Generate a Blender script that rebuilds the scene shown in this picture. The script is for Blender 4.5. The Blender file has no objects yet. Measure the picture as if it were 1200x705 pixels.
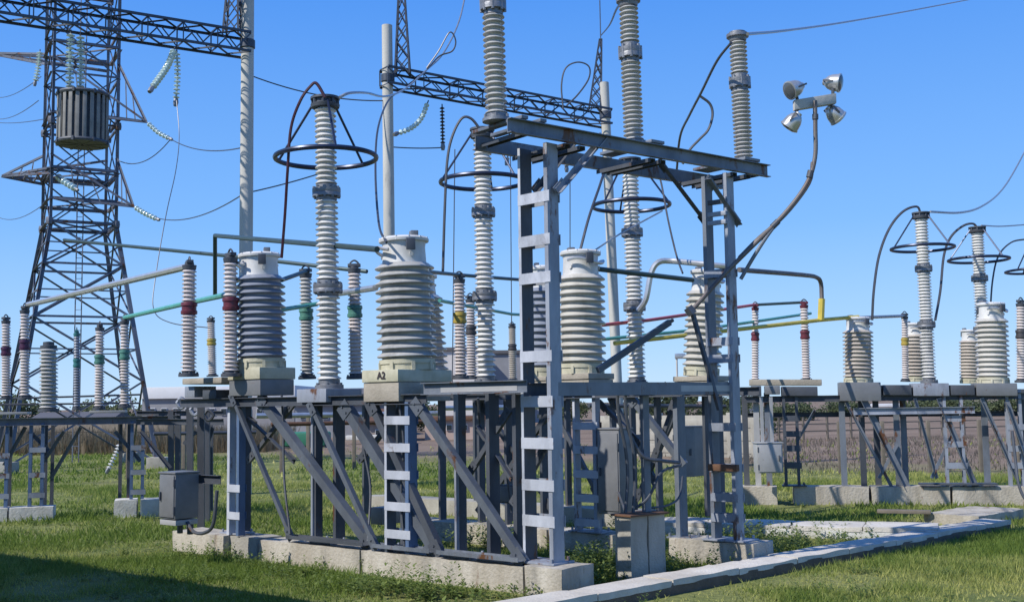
import bpy, bmesh, math, random
import numpy as np
from mathutils import Vector, Matrix, noise as mnoise
random.seed(7); RNG = np.random.default_rng(7)
sc = bpy.context.scene
COL = sc.collection
R = math.radians
PI = math.pi

# ---------------------------------------------------------------- camera
EYE = 2.2; FPX = 1350.0; W, H = 1200.0, 705.0
PITCH = math.atan(119.5/FPX); ROLL = -0.014
cam_d = bpy.data.cameras.new('camera'); cam = bpy.data.objects.new('camera', cam_d); COL.objects.link(cam)
cam_d.sensor_width = 36; cam_d.lens = 36*FPX/W; cam_d.clip_end = 5000; cam_d.clip_start = .1
CR = Matrix.Rotation(R(90)+PITCH, 4, 'X') @ Matrix.Rotation(ROLL, 4, 'Z')
cam.matrix_world = Matrix.Translation((0,0,EYE)) @ CR
sc.camera = cam
C3 = CR.to_3x3(); CI = C3.transposed(); O = Vector((0,0,EYE))

def ray(px, py):
    return C3 @ Vector(((px-W/2)/FPX, (H/2-py)/FPX, -1))
def P(px, py, y):                       # survey point: the spot at distance y along a sight line
    d = ray(px, py); return O + d*(y/d.y)
def G(px, py, z=0.0):                   # the spot at height z along a sight line
    d = ray(px, py); return O + d*((z-EYE)/d.z)
def PL(l0, dr, px, py):                 # where a sight line meets the upright plane through l0 along dr
    n = Vector((-dr.y, dr.x, 0)); d = ray(px, py)
    return O + d*((l0-O).dot(n)/d.dot(n))
def V(px, z, y):                        # point at height z, distance y, on a sight column
    py = 470
    for _ in range(4):
        p = P(px, py, y); py += (p.z-z)*FPX/y
    return P(px, py, y)

# ---------------------------------------------------------------- mesh builder
def v3(*a): return Vector(a)
Z = v3(0,0,1); X = v3(1,0,0); Y = v3(0,1,0)
class MB:
    def __init__(s): s.v=[]; s.f=[]
    def add(s, vs, fs):
        b=len(s.v); s.v += [tuple(q) for q in vs]; s.f += [tuple(i+b for i in f) for f in fs]; return s
    def box(s, c, hx, hy, hz):          # centre and three half-axis vectors
        c=Vector(c); vs=[c+hx*i+hy*j+hz*k for k in (-1,1) for j in (-1,1) for i in (-1,1)]
        fs=[(0,2,3,1),(4,5,7,6),(0,1,5,4),(2,6,7,3),(0,4,6,2),(1,3,7,5)]
        if hx.cross(hy).dot(hz) < 0: fs=[f[::-1] for f in fs]
        return s.add(vs,fs)
    def cbox(s, c, hx, hy, hz, b=.012): # box with chamfered edges
        bm=bmesh.new(); c=Vector(c)
        lx,ly,lz=hx.length,hy.length,hz.length
        bmesh.ops.create_cube(bm,size=2)
        for q in bm.verts: q.co=Vector((q.co.x*lx,q.co.y*ly,q.co.z*lz))
        bmesh.ops.bevel(bm,geom=bm.edges[:],offset=b,segments=2,affect='EDGES',profile=.6)
        ax,ay,az=hx.normalized(),hy.normalized(),hz.normalized()
        bm.verts.index_update()
        vs=[c+ax*q.co.x+ay*q.co.y+az*q.co.z for q in bm.verts]
        fs=[tuple(w.index for w in f.verts) for f in bm.faces]
        if ax.cross(ay).dot(az)<0: fs=[f[::-1] for f in fs]
        bm.free(); return s.add(vs,fs)
    def rbox(s, c, hx, hy, hz, amp=.012, cell=.11):   # cast block with worn faces and chipped edges
        bm=bmesh.new(); amp*=.65; c=Vector(c); L=(hx.length,hy.length,hz.length); ax=(hx.normalized(),hy.normalized(),hz.normalized())
        n=[max(1,min(40,int(2*l/cell))) for l in L]; vid={}
        def vt(i,j,k):
            if (i,j,k) not in vid: vid[(i,j,k)]=bm.verts.new((L[0]*(2*i/n[0]-1),L[1]*(2*j/n[1]-1),L[2]*(2*k/n[2]-1)))
            return vid[(i,j,k)]
        for (a,b,d) in ((0,1,2),(1,2,0),(2,0,1)):
            for side in (0,n[d]):
                for i in range(n[a]):
                    for j in range(n[b]):
                        q=[]
                        for di,dj in ((0,0),(1,0),(1,1),(0,1)):
                            t=[0,0,0]; t[a]=i+di; t[b]=j+dj; t[d]=side; q.append(vt(*t))
                        bm.faces.new(q if side else q[::-1])
        for (i,j,k),q in vid.items():
            w=c+ax[0]*q.co.x+ax[1]*q.co.y+ax[2]*q.co.z
            e=sum(1 for v_,m_ in ((i,n[0]),(j,n[1]),(k,n[2])) if v_ in (0,m_))
            nz=mnoise.noise_vector(w*4.3)*amp
            if e>=2:
                ch=max(0,mnoise.noise(w*3.1+Vector((7,3,1))))*amp*4.5+amp*.5
                dv=Vector((-math.copysign(1,q.co.x) if i in(0,n[0]) else 0,-math.copysign(1,q.co.y) if j in(0,n[1]) else 0,-math.copysign(1,q.co.z) if k in(0,n[2]) else 0)); q.co+=dv*ch*.7
            q.co+=nz
        bm.verts.index_update(); vs=[c+ax[0]*q.co.x+ax[1]*q.co.y+ax[2]*q.co.z for q in bm.verts]; fs=[tuple(w.index for w in f.verts) for f in bm.faces]
        if ax[0].cross(ax[1]).dot(ax[2])<0: fs=[f[::-1] for f in fs]
        bm.free(); return s.add(vs,fs)
    def axes(s, p, q, side):
        z=(q-p).normalized(); x=(side-z*side.dot(z))
        if x.length<1e-4: x=z.orthogonal()
        x.normalize(); return x, z.cross(x), z
    def bar(s, p, q, w, d, side=X):     # plain bar, width w along side, depth d
        p=Vector(p);q=Vector(q); x,y,z=s.axes(p,q,side)
        return s.box((p+q)/2, x*w/2, y*d/2, z*((q-p).length/2))
    def angle(s, p, q, w=.08, t=.008, side=X, sy=1):   # L section
        p=Vector(p);q=Vector(q); x,y,z=s.axes(p,q,side); y=y*sy; L=z*((q-p).length/2); c=(p+q)/2
        s.box(c+y*t/2, x*w/2, y*t/2, L)
        return s.box(c-x*(w/2-t/2)+y*(t+(w-t)/2), x*t/2, y*((w-t)/2), L)
    def channel(s, p, q, w=.14, d=.06, t=.009, side=X, sy=1):   # U section: web w along side, flanges d
        p=Vector(p);q=Vector(q); x,y,z=s.axes(p,q,side); y=y*sy; L=z*((q-p).length/2); c=(p+q)/2
        s.box(c+y*t/2, x*w/2, y*t/2, L)
        for k in (-1,1): s.box(c+x*k*(w/2-t/2)+y*(t+(d-t)/2), x*t/2, y*((d-t)/2), L)
        return s
    def tube(s, pts, r, n=8, caps=True):
        pts=[Vector(p) for p in pts]; b=len(s.v); m=len(pts)
        t=(pts[1]-pts[0]).normalized(); u=t.orthogonal().normalized()
        for i,p in enumerate(pts):
            t2=(pts[min(i+1,m-1)]-pts[max(i-1,0)]).normalized()
            u=(u-t2*u.dot(t2)).normalized(); w=t2.cross(u)
            rr=r[i] if isinstance(r,(list,tuple)) else r
            for k in range(n):
                a=2*PI*k/n; s.v.append(tuple(p+(u*math.cos(a)+w*math.sin(a))*rr))
        for i in range(m-1):
            for k in range(n):
                k2=(k+1)%n; s.f.append((b+i*n+k,b+i*n+k2,b+(i+1)*n+k2,b+(i+1)*n+k))
        if caps:
            s.f.append(tuple(b+k for k in range(n))[::-1]); s.f.append(tuple(b+(m-1)*n+k for k in range(n)))
        return s
    def lathe(s, prof, n=20, c=(0,0,0), ax=None, closed=False):
        c=Vector(c); z=(ax or Z).normalized(); x=z.orthogonal().normalized(); y=z.cross(x); b=len(s.v); m=len(prof)
        for r_,h in prof:
            for k in range(n):
                a=2*PI*k/n; s.v.append(tuple(c+z*h+(x*math.cos(a)+y*math.sin(a))*max(r_,1e-4)))
        for i in range(m if closed else m-1):
            j=(i+1)%m
            for k in range(n):
                k2=(k+1)%n; s.f.append((b+i*n+k,b+i*n+k2,b+j*n+k2,b+j*n+k))
        if not closed:
            s.f.append(tuple(b+k for k in range(n))[::-1]); s.f.append(tuple(b+(m-1)*n+k for k in range(n)))
        return s
    def ring(s, c, R_, r, n=48, m=8):
        return s.lathe([(R_+r*math.cos(2*PI*k/m), r*math.sin(2*PI*k/m)) for k in range(m)], n, c, closed=True)
    def build(s, name, mat, parent=None, ang=35):
        me=bpy.data.meshes.new(name); off=Vector((0,0,0))
        if parent is not None:
            q=parent
            while q is not None: off=off+q.location; q=q.parent
        me.from_pydata([tuple(Vector(p)-off) for p in s.v],[],s.f); me.update()
        me.polygons.foreach_set('use_smooth',[True]*len(me.polygons))
        me.set_sharp_from_angle(angle=R(ang))
        me.materials.append(mat); o=bpy.data.objects.new(name,me); COL.objects.link(o)
        if parent is not None: o.parent=parent
        return o
    def one(s, name, mat, label, cat, group=None, kind=None):   # a thing that is one mesh, origin at its base
        c=Vector(tuple(sum(q[i] for q in s.v)/len(s.v) for i in range(3))); c.z=min(q[2] for q in s.v)
        s.v=[tuple(Vector(q)-c) for q in s.v]
        o=s.build(name,mat); o.location=c; return tag(o,label,cat,group,kind)

def tag(o, label, cat=None, group=None, kind=None):
    if label: o['label']=label
    if cat: o['category']=cat
    if group: o['group']=group
    if kind: o['kind']=kind
    return o
def thing(name, label, cat, loc=(0,0,0), group=None):
    o=bpy.data.objects.new(name,None); COL.objects.link(o); o.location=loc; o.empty_display_size=.2
    return tag(o,label,cat,group)
def copy_tree(o, parent=None):
    c=o.copy(); COL.objects.link(c)
    if parent is not None: c.parent=parent
    for ch in list(o.children): copy_tree(ch,c)
    return c
def place(root, base, top=None, h=None, sx=1.0, rz=0.0):  # stand a prototype of height h on base, leaning to top
    root.location=base
    if top is None: root.rotation_euler=(0,0,rz); root.scale=(sx,sx,sx); return
    d=top-base; k=d.length/h
    root.rotation_mode='QUATERNION'; root.rotation_quaternion=d.to_track_quat('Z','Y') @ Matrix.Rotation(rz,3,'Z').to_quaternion()
    root.scale=(sx,sx,k)
def spline(pts, n=8):
    pts=[Vector(p) for p in pts]; out=[]; q=[pts[0]*2-pts[1]]+pts+[pts[-1]*2-pts[-2]]
    for i in range(1,len(q)-2):
        for k in range(n):
            t=k/n; a,b,c,d=q[i-1],q[i],q[i+1],q[i+2]
            out.append(.5*((2*b)+(c-a)*t+(2*a-5*b+4*c-d)*t*t+(3*b-a-3*c+d)*t**3))
    out.append(pts[-1]); return out
def sagline(a, b, sag, n=16):
    return [a.lerp(b,i/n)-Z*(4*sag*(i/n)*(1-i/n)) for i in range(n+1)]

# ---------------------------------------------------------------- materials
def mat(name, c1, c2=None, rough=.5, metal=0.0, scale=4.0, bump=0.0, rust=0.0, bscale=40.0, streak=1.0, dirt=0.0, obj=False, spec=.5):
    m=bpy.data.materials.new(name); m.use_nodes=True; nt=m.node_tree; N=nt.nodes; L=nt.links
    b=N['Principled BSDF']; b.inputs['Roughness'].default_value=rough; b.inputs['Metallic'].default_value=metal
    b.inputs['Specular IOR Level'].default_value=spec
    if obj:
        tc=N.new('ShaderNodeTexCoord'); src=tc.outputs['Object']
    else:
        g=N.new('ShaderNodeNewGeometry'); src=g.outputs['Position']
    mp=N.new('ShaderNodeMapping'); mp.inputs['Scale'].default_value=(1,1,streak); L.new(src,mp.inputs['Vector'])
    no=N.new('ShaderNodeTexNoise'); no.inputs['Scale'].default_value=scale; no.inputs['Detail'].default_value=6; no.inputs['Roughness'].default_value=.65
    L.new(mp.outputs[0],no.inputs['Vector'])
    rp=N.new('ShaderNodeValToRGB'); rp.color_ramp.elements[0].position=.3; rp.color_ramp.elements[1].position=.7
    c2=c2 or tuple(x*.72 for x in c1)
    rp.color_ramp.elements[0].color=(*c2,1); rp.color_ramp.elements[1].color=(*c1,1)
    L.new(no.outputs[0],rp.inputs[0]); out=rp.outputs[0]
    def layer(col, thr, sc_, out, w=.06):
        n2=N.new('ShaderNodeTexNoise'); n2.inputs['Scale'].default_value=sc_; n2.inputs['Detail'].default_value=8; n2.inputs['Roughness'].default_value=.7
        L.new(mp.outputs[0],n2.inputs['Vector'])
        r2=N.new('ShaderNodeValToRGB'); r2.color_ramp.elements[0].position=thr; r2.color_ramp.elements[1].position=thr+w
        L.new(n2.outputs[0],r2.inputs[0]); mx=N.new('ShaderNodeMix'); mx.data_type='RGBA'
        L.new(r2.outputs[0],mx.inputs[0]); L.new(out,mx.inputs[6]); mx.inputs[7].default_value=(*col,1); return mx.outputs[2]
    if rust: out=layer((.12,.05,.02),.72-rust,3.3,out)
    if dirt: out=layer(tuple(x*.45 for x in c1),.66-dirt,1.7,out,.2)
    L.new(out,b.inputs['Base Color'])
    if bump:
        n3=N.new('ShaderNodeTexNoise'); n3.inputs['Scale'].default_value=bscale; n3.inputs['Detail'].default_value=5
        L.new(src,n3.inputs['Vector']); bp=N.new('ShaderNodeBump'); bp.inputs['Strength'].default_value=bump; bp.inputs['Distance'].default_value=.02
        L.new(n3.outputs[0],bp.inputs['Height']); L.new(bp.outputs[0],b.inputs['Normal'])
    return m
M={}
M['steel']=mat('painted_steel',(.215,.24,.28),(.115,.13,.155),.5,.2,2.2,.15,.155,60,.4,dirt=.14)
M['steel_pale']=mat('pale_painted_steel',(.36,.39,.45),(.21,.23,.275),.5,.15,2.2,.12,.15,60,.4,dirt=.14)
M['steel_sunlit']=mat('sunlit_steel',(.56,.58,.64),(.36,.38,.43),.5,.1,3,.12,.10,60,.5,dirt=.12)  # brightness of sun-facing battens and flange edges put into the colour
M['steel_blue']=mat('blue_lit_steel',(.13,.20,.34),(.075,.12,.21),.5,.2,2.2,.1,.10,60,.4,dirt=.12)  # blue cast of the lit ladder legs put into the base colour
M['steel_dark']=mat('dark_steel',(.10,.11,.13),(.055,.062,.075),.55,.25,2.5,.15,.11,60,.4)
M['lattice']=mat('lattice_steel',(.085,.10,.13),(.045,.053,.07),.5,.35,1.2,0,.07)
M['tower_steel']=mat('tower_steel',(.17,.19,.24),(.08,.09,.12),.55,.3,.5,0,.16)
M['porcelain']=mat('pale_porcelain',(.72,.71,.68),(.56,.55,.53),.2,0,2.2,0,0,dirt=.14,streak=.3)
M['porcelain_grey']=mat('grey_porcelain',(.52,.515,.50),(.36,.355,.345),.2,0,2.2,0,0,dirt=.14,streak=.3)
M['porcelain_slate']=mat('slate_porcelain',(.28,.305,.36),(.20,.22,.27),.22,0,3,0,0,dirt=.08)
M['porcelain_cream']=mat('cream_porcelain',(.57,.55,.50),(.42,.40,.36),.22,0,2.2,0,0,dirt=.14,streak=.3)
M['porcelain_tan']=mat('tan_porcelain',(.52,.47,.41),(.38,.335,.29),.25,0,3,0,0,dirt=.06)
M['porcelain_pink']=mat('rosy_porcelain',(.68,.62,.59),(.53,.47,.45),.22,0,3,0,0,dirt=.06)
M['white_metal']=mat('white_enamel',(.72,.715,.70),(.55,.545,.53),.55,.1,3,0,.03)
M['plate']=mat('weathered_cream_plate',(.58,.55,.42),(.40,.38,.27),.6,0,4,.2,.03)
M['flange']=mat('galvanised_flange',(.27,.28,.30),(.16,.165,.18),.5,.5,9,.2,.05)
M['flange_pale']=mat('pale_galvanised_flange',(.40,.45,.45),(.28,.32,.32),.5,.4,9,.2,.03)
M['band_red']=mat('red_band',(.15,.03,.045),None,.4,0,8)
M['band_green']=mat('green_band',(.09,.25,.20),None,.4,0,8)
M['band_yellow']=mat('yellow_band',(.45,.34,.07),None,.4,0,8)
M['band_purple']=mat('purple_band',(.07,.02,.06),None,.4,0,8)
M['band_teal']=mat('teal_band',(.05,.20,.20),None,.4,0,8)
M['band_dark']=mat('dark_band',(.09,.085,.09),None,.5,.3,8)
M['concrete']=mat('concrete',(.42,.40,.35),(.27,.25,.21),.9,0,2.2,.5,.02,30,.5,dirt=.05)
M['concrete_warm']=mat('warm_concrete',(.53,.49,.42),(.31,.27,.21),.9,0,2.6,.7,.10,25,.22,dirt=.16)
M['concrete_white']=mat('white_concrete',(.66,.65,.61),(.46,.44,.39),.85,0,3,.4,.02,25,dirt=.04)
M['concrete_pole']=mat('spun_concrete',(.55,.53,.49),(.42,.41,.38),.85,0,2,.2,0,20,.3,dirt=.03)
M['concrete_shaded']=mat('shaded_concrete',(.17,.13,.10),(.09,.07,.05),.95,0,4,.5,0,30)  # shade on the kerb side darkened into the base colour
M['concrete_pale']=mat('worn_pale_concrete',(.66,.62,.55),(.44,.40,.34),.9,0,1.6,.5,.03,30,dirt=.06)
M['slab']=mat('tan_slab',(.40,.36,.30),(.28,.25,.20),.85,0,3,.4,.02,30)
M['cabinet']=mat('cabinet_grey',(.22,.225,.235),(.16,.165,.175),.45,.2,3,.05,.04)
M['cabinet_pale']=mat('pale_cabinet_grey',(.42,.42,.42),(.33,.33,.33),.5,.1,3,.05,.04)
M['ring']=mat('dark_ring',(.035,.05,.10),(.025,.03,.05),.35,.5,6)
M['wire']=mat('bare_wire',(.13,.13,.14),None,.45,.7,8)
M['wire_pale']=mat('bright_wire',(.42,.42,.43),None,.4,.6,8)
M['cable_maroon']=mat('maroon_cable',(.065,.015,.03),None,.5,0,8)
M['tube_pale']=mat('bright_bus_tube',(.60,.61,.62),(.48,.49,.5),.3,.6,6)
M['tube_red']=mat('red_bus_tube',(.62,.10,.10),None,.4,.1,6)
M['tube_green']=mat('green_bus_tube',(.12,.42,.35),None,.4,.1,6)
M['tube_yellow']=mat('yellow_bus_tube',(.75,.58,.10),None,.4,.1,6)
M['tube_dark']=mat('dark_bus_tube',(.06,.10,.11),None,.4,.3,6)
M['glass_disc']=mat('glass_disc',(.66,.78,.76),(.55,.68,.65),.08,0,6)
M['pipe_brown']=mat('brown_grey_pipe',(.17,.165,.165),(.13,.095,.085),.6,.3,2.0,.15,0,60)
M['brace']=mat('brace_steel',(.15,.17,.20),(.085,.096,.115),.5,.25,2.5,.15,.11,60,.4,dirt=.1)
M['rust']=mat('rusty_steel',(.17,.085,.045),(.10,.055,.035),.75,.2,5,.2,0,60)
M['lamp_shell']=mat('lamp_shell',(.58,.58,.57),(.38,.38,.37),.3,.6,9)
M['lamp_glass']=mat('lamp_glass',(.10,.11,.12),None,.06,0,6)
M['slat_grey']=mat('grey_slat',(.27,.265,.25),(.17,.165,.155),.8,0,4)
M['timber']=mat('weathered_timber',(.20,.17,.135),(.13,.11,.085),.85,0,5,.3,0,40)
M['brick']=mat('grey_brick',(.34,.30,.27),(.24,.2,.18),.9,0,3,.3,0,30)
M['render_white']=mat('white_render',(.66,.62,.58),(.55,.51,.47),.9,0,.6)
M['render_pink']=mat('pink_render',(.52,.40,.33),(.42,.31,.26),.9,0,.6)
M['render_grey']=mat('grey_panel',(.30,.30,.31),(.22,.22,.23),.9,0,.5)
M['roof_white']=mat('pale_roof',(.72,.72,.73),(.6,.6,.6),.6,0,.4)
M['roof_dark']=mat('dark_roof',(.12,.115,.12),None,.8,0,.6)
M['pane']=mat('window_pane',(.03,.04,.05),None,.08,0,2)
M['tarp']=mat('green_tarp',(.04,.23,.13),(.03,.16,.09),.6,0,1.5)
M['bark']=mat('bark',(.12,.09,.06),None,.9,0,4)
M['text']=mat('painted_black_lettering',(.05,.035,.035),None,.7,0,5)

def leafmat(name, c1, c2, attr='tint'):
    m=bpy.data.materials.new(name); m.use_nodes=True; nt=m.node_tree; N=nt.nodes; L=nt.links
    b=N['Principled BSDF']; b.inputs['Roughness'].default_value=.6; b.inputs['Specular IOR Level'].default_value=.25
    a=N.new('ShaderNodeAttribute'); a.attribute_name=attr
    rp=N.new('ShaderNodeValToRGB'); rp.color_ramp.elements[0].color=(*c1,1); rp.color_ramp.elements[1].color=(*c2,1)
    L.new(a.outputs['Fac'],rp.inputs[0]); L.new(rp.outputs[0],b.inputs['Base Color'])
    tr=N.new('ShaderNodeBsdfTranslucent'); L.new(rp.outputs[0],tr.inputs['Color'])
    mx=N.new('ShaderNodeMixShader'); mx.inputs[0].default_value=.45
    L.new(b.outputs[0],mx.inputs[1]); L.new(tr.outputs[0],mx.inputs[2]); L.new(mx.outputs[0],N['Material Output'].inputs[0])
    return m
M['grass']=leafmat('grass_blades',(.17,.24,.045),(.68,.62,.22))
M['weed']=leafmat('weed_leaves',(.08,.14,.035),(.28,.34,.10))
M['reed']=leafmat('dry_reeds',(.16,.12,.07),(.36,.29,.19))
M['leaf']=leafmat('tree_leaves',(.06,.085,.045),(.17,.20,.10))

def arr_mesh(name, verts, nper, tint, material, parent=None):
    """many small n-gons from an (k*nper,3) array, tint one value per polygon"""
    k=len(verts)//nper; me=bpy.data.meshes.new(name)
    me.vertices.add(len(verts)); me.vertices.foreach_set('co',np.asarray(verts,np.float32).ravel())
    me.loops.add(k*nper); me.loops.foreach_set('vertex_index',np.arange(k*nper,dtype=np.int32))
    me.polygons.add(k); me.polygons.foreach_set('loop_start',np.arange(0,k*nper,nper,dtype=np.int32))
    me.update(); me.validate()
    at=me.attributes.new('tint','FLOAT','POINT'); at.data.foreach_set('value',np.repeat(np.asarray(tint,np.float32),nper))
    me.materials.append(material); o=bpy.data.objects.new(name,me); COL.objects.link(o)
    if parent is not None: o.parent=parent
    return o
# ---------------------------------------------------------------- light and sky
SUN_H = Vector((-.85,-.53,0)).normalized(); SUN_EL = R(43)
SUN = (SUN_H*math.cos(SUN_EL)+Z*math.sin(SUN_EL)).normalized()
ld=bpy.data.lights.new('sun','SUN'); ld.energy=5.0; ld.angle=R(.5); ld.color=(1,.955,.88)
lo=bpy.data.objects.new('sun',ld); COL.objects.link(lo); lo.rotation_euler=(-SUN).to_track_quat('-Z','Y').to_euler(); lo.location=(-20,-20,30)
w=bpy.data.worlds.new('World'); sc.world=w; w.use_nodes=True
nt=w.node_tree; bg=nt.nodes['Background']; sky=nt.nodes.new('ShaderNodeTexSky'); sky.sky_type='NISHITA'; sky.sun_disc=False
sky.sun_elevation=SUN_EL; sky.sun_rotation=math.atan2(SUN_H.x,SUN_H.y); sky.altitude=0; sky.air_density=1.0; sky.dust_density=.4; sky.ozone_density=3.2
SKY_GAMMA=1.0
tc=nt.nodes.new('ShaderNodeTexCoord'); sp_=nt.nodes.new('ShaderNodeSeparateXYZ'); nt.links.new(tc.outputs['Generated'],sp_.inputs[0])
rp=nt.nodes.new('ShaderNodeValToRGB'); nt.links.new(sp_.outputs[2],rp.inputs[0]); e=rp.color_ramp.elements
e[0].position=0; e[0].color=(.50,.71,.95,1); e[1].position=1; e[1].color=(.03,.12,.46,1)
for ps,cl in ((.05,(.36,.61,.95,1)),(.15,(.19,.455,.94,1)),(.34,(.072,.29,.86,1))):
    q=e.new(ps); q.color=cl
vm=nt.nodes.new('ShaderNodeVectorMath'); vm.operation='SCALE'; vm.inputs['Scale'].default_value=1/.12; nt.links.new(rp.outputs[0],vm.inputs[0])
mx=nt.nodes.new('ShaderNodeMix'); mx.data_type='RGBA'; mx.inputs[0].default_value=.88
nt.links.new(sky.outputs[0],mx.inputs[6]); nt.links.new(vm.outputs[0],mx.inputs[7]); nt.links.new(mx.outputs[2],bg.inputs[0]); bg.inputs[1].default_value=.135
sc.view_settings.view_transform='Standard'; sc.view_settings.look='None'; sc.view_settings.exposure=0

# ---------------------------------------------------------------- ground
def ground():
    m=bpy.data.materials.new('ground'); m.use_nodes=True; nt=m.node_tree; N=nt.nodes; L=nt.links
    b=N['Principled BSDF']; b.inputs['Roughness'].default_value=.95; b.inputs['Specular IOR Level'].default_value=.1
    g=N.new('ShaderNodeNewGeometry')
    def noise(s,d=6):
        n=N.new('ShaderNodeTexNoise'); n.inputs['Scale'].default_value=s; n.inputs['Detail'].default_value=d; L.new(g.outputs['Position'],n.inputs['Vector']); return n.outputs[0]
    def ramp(i,p0,c0,p1,c1):
        r=N.new('ShaderNodeValToRGB'); e=r.color_ramp.elements; e[0].position=p0; e[1].position=p1; e[0].color=(*c0,1); e[1].color=(*c1,1); L.new(i,r.inputs[0]); return r.outputs[0]
    def mix(f,a,c):
        x=N.new('ShaderNodeMix'); x.data_type='RGBA'; L.new(f,x.inputs[0]); L.new(a,x.inputs[6]); L.new(c,x.inputs[7]); return x.outputs[2]
    green=ramp(noise(.9),.3,(.115,.145,.045),.7,(.23,.235,.09))
    dry=ramp(noise(2.5),.35,(.13,.115,.06),.7,(.20,.17,.095))
    near=mix(ramp(noise(.35),.56,(0,0,0),.72,(.75,.75,.75)),green,dry)
    brown=ramp(noise(.25,8),.3,(.17,.125,.095),.7,(.27,.205,.155))
    # the dry field lies beyond a line that comes closer on the right
    sx=N.new('ShaderNodeSeparateXYZ'); L.new(g.outputs['Position'],sx.inputs[0])
    m1=N.new('ShaderNodeMath'); m1.operation='MULTIPLY_ADD'; L.new(sx.outputs[0],m1.inputs[0]); m1.inputs[1].default_value=.75; L.new(sx.outputs[1],m1.inputs[2])
    m2=N.new('ShaderNodeMath'); m2.operation='MULTIPLY_ADD'; L.new(noise(.3),m2.inputs[0]); m2.inputs[1].default_value=14; L.new(m1.outputs[0],m2.inputs[2])
    mr=N.new('ShaderNodeMapRange'); mr.inputs['From Min'].default_value=48; mr.inputs['From Max'].default_value=56; L.new(m2.outputs[0],mr.inputs[0])
    L.new(mix(mr.outputs[0],near,brown),b.inputs['Base Color'])
    bp=N.new('ShaderNodeBump'); bp.inputs['Strength'].default_value=.8; bp.inputs['Distance'].default_value=.08; L.new(noise(9),bp.inputs['Height']); L.new(bp.outputs[0],b.inputs['Normal'])
    mb=MB(); mb.add([(-2500,-300,0),(2500,-300,0),(2500,4000,0),(-2500,4000,0)],[(0,1,2,3)])
    tag(mb.build('ground',m),None,None,None,'structure')
ground()

# ---------------------------------------------------------------- site axes
F0=G(655,668,.31); F1=G(202,621,.31)          # front edge of the front foundation row
A=(F1-F0); A.z=0; ROWLEN=A.length; A.normalize()  # along a row, away to the left
g0=G(657,661,.31); g1=G(872,633,.31); S=g1-g0; S.z=0; B=S.normalized()   # across the rows, away to the right
Pp=Vector((-A.y,A.x,0)); Pp = Pp if Pp.y>0 else -Pp    # square to A, pointing away
Pb=Vector((B.y,-B.x,0))                        # square to B, pointing to the viewer's right
def row(k, t, off=0, z=0):                     # point on row k, t along it, off behind its front edge
    q=F0+A*t+S*k+Pp*off; q.z=z; return q
def rowpx(k, px, off=0, py=470):
    return PL(row(k,0,off),A,px,py)
def rt(k,px,off=0,z=None):                     # same but returns with height z
    q=rowpx(k,px,off,470)
    if z is not None:
        q=V(px,z,q.y)
    return q
print('axes A',A,'B',B,'dot',A.dot(B),'S',S.length,'F0',F0,'rowlen',ROWLEN)

# ---------------------------------------------------------------- insulator prototypes
def sheds(z0, z1, n, rc, rs, k=.62):
    """profile of a stack of n sheds between two heights"""
    out=[]; p=(z1-z0)/n
    for i in range(n):
        z=z0+i*p
        out += [(rc,z),(rc+.15*(rs-rc),z+.30*p),(rs*.985,z+.36*p),(rs,z+.44*p),(rs*.97,z+.52*p),(rc+.35*(rs-rc),z+.78*p)]
    out.append((rc,z1)); return out
def lips(z0,z1,n,rc,rs):
    out=[]; p=(z1-z0)/n
    for i in range(n):
        z=z0+i*p; out += [(rc,z),(rc+.06*(rs-rc),z+.30*p),(rs*.975,z+.33*p),(rs,z+.40*p),(rs*.995,z+.50*p),(rs*.975,z+.56*p),(rc+.25*(rs-rc),z+.84*p)]
    out.append((rc,z1)); return out
def bolts(mb, r, z, n, s=.02, h=.05):
    for k in range(n):
        a=2*PI*k/n; mb.lathe([(s,-h/2),(s,h/2)],6,(r*math.cos(a),r*math.sin(a),z))
    return mb
def flange_prof(z0,z1,r,rb):
    h=z1-z0
    return [(r*.8,z0),(r,z0+.05*h),(r,z0+.22*h),(rb,z0+.24*h),(rb,z0+.42*h),(rb*.98,z0+.46*h),(rb,z0+.5*h),(rb,z0+.72*h),(r,z0+.74*h),(r,z0+.95*h),(r*.8,z1)]

def proto_arrester(ring_r=.716, n=15):
    t=thing('lightning_arrester','','lightning arrester'); hh=3.84
    segs=[(.10,1.22),(1.40,2.48),(2.66,3.70)]
    for i,(a,b) in enumerate(segs):
        MB().lathe(sheds(a,b,n,.118,.172-.008*i),22).build('porcelain_column',M['porcelain'],t,50)
    for a,b,r in ((1.20,1.42,.16),(2.46,2.68,.155)):
        f=MB().lathe(flange_prof(a,b,r*.95,r*1.3),22); bolts(f,r*1.14,(a+b)/2,10,.022,.15).build('joint_flange',M['flange'],t)
    f=MB().lathe([(.2,0),(.2,.05),(.15,.06),(.15,.12)],20); bolts(f,.175,.06,6,.02,.04).build('base_flange',M['flange'],t)
    f=MB().lathe([(.13,3.69),(.2,3.70),(.21,3.74),(.17,3.76),(.17,3.80),(.21,3.81),(.21,3.84)],20); bolts(f,.18,3.78,8,.022,.1).build('top_cap',M['steel_dark'],t)
    zr=hh*.79
    MB().ring((0,0,zr),ring_r,.034).build('grading_ring',M['ring'],t)
    for k in range(3):
        a=2*PI*k/3+.35
        MB().tube([(.17*math.cos(a),.17*math.sin(a),3.78),(ring_r*math.cos(a),ring_r*math.sin(a),zr)],.018,6).build('ring_strut',M['ring'],t)
    return t,hh
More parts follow.
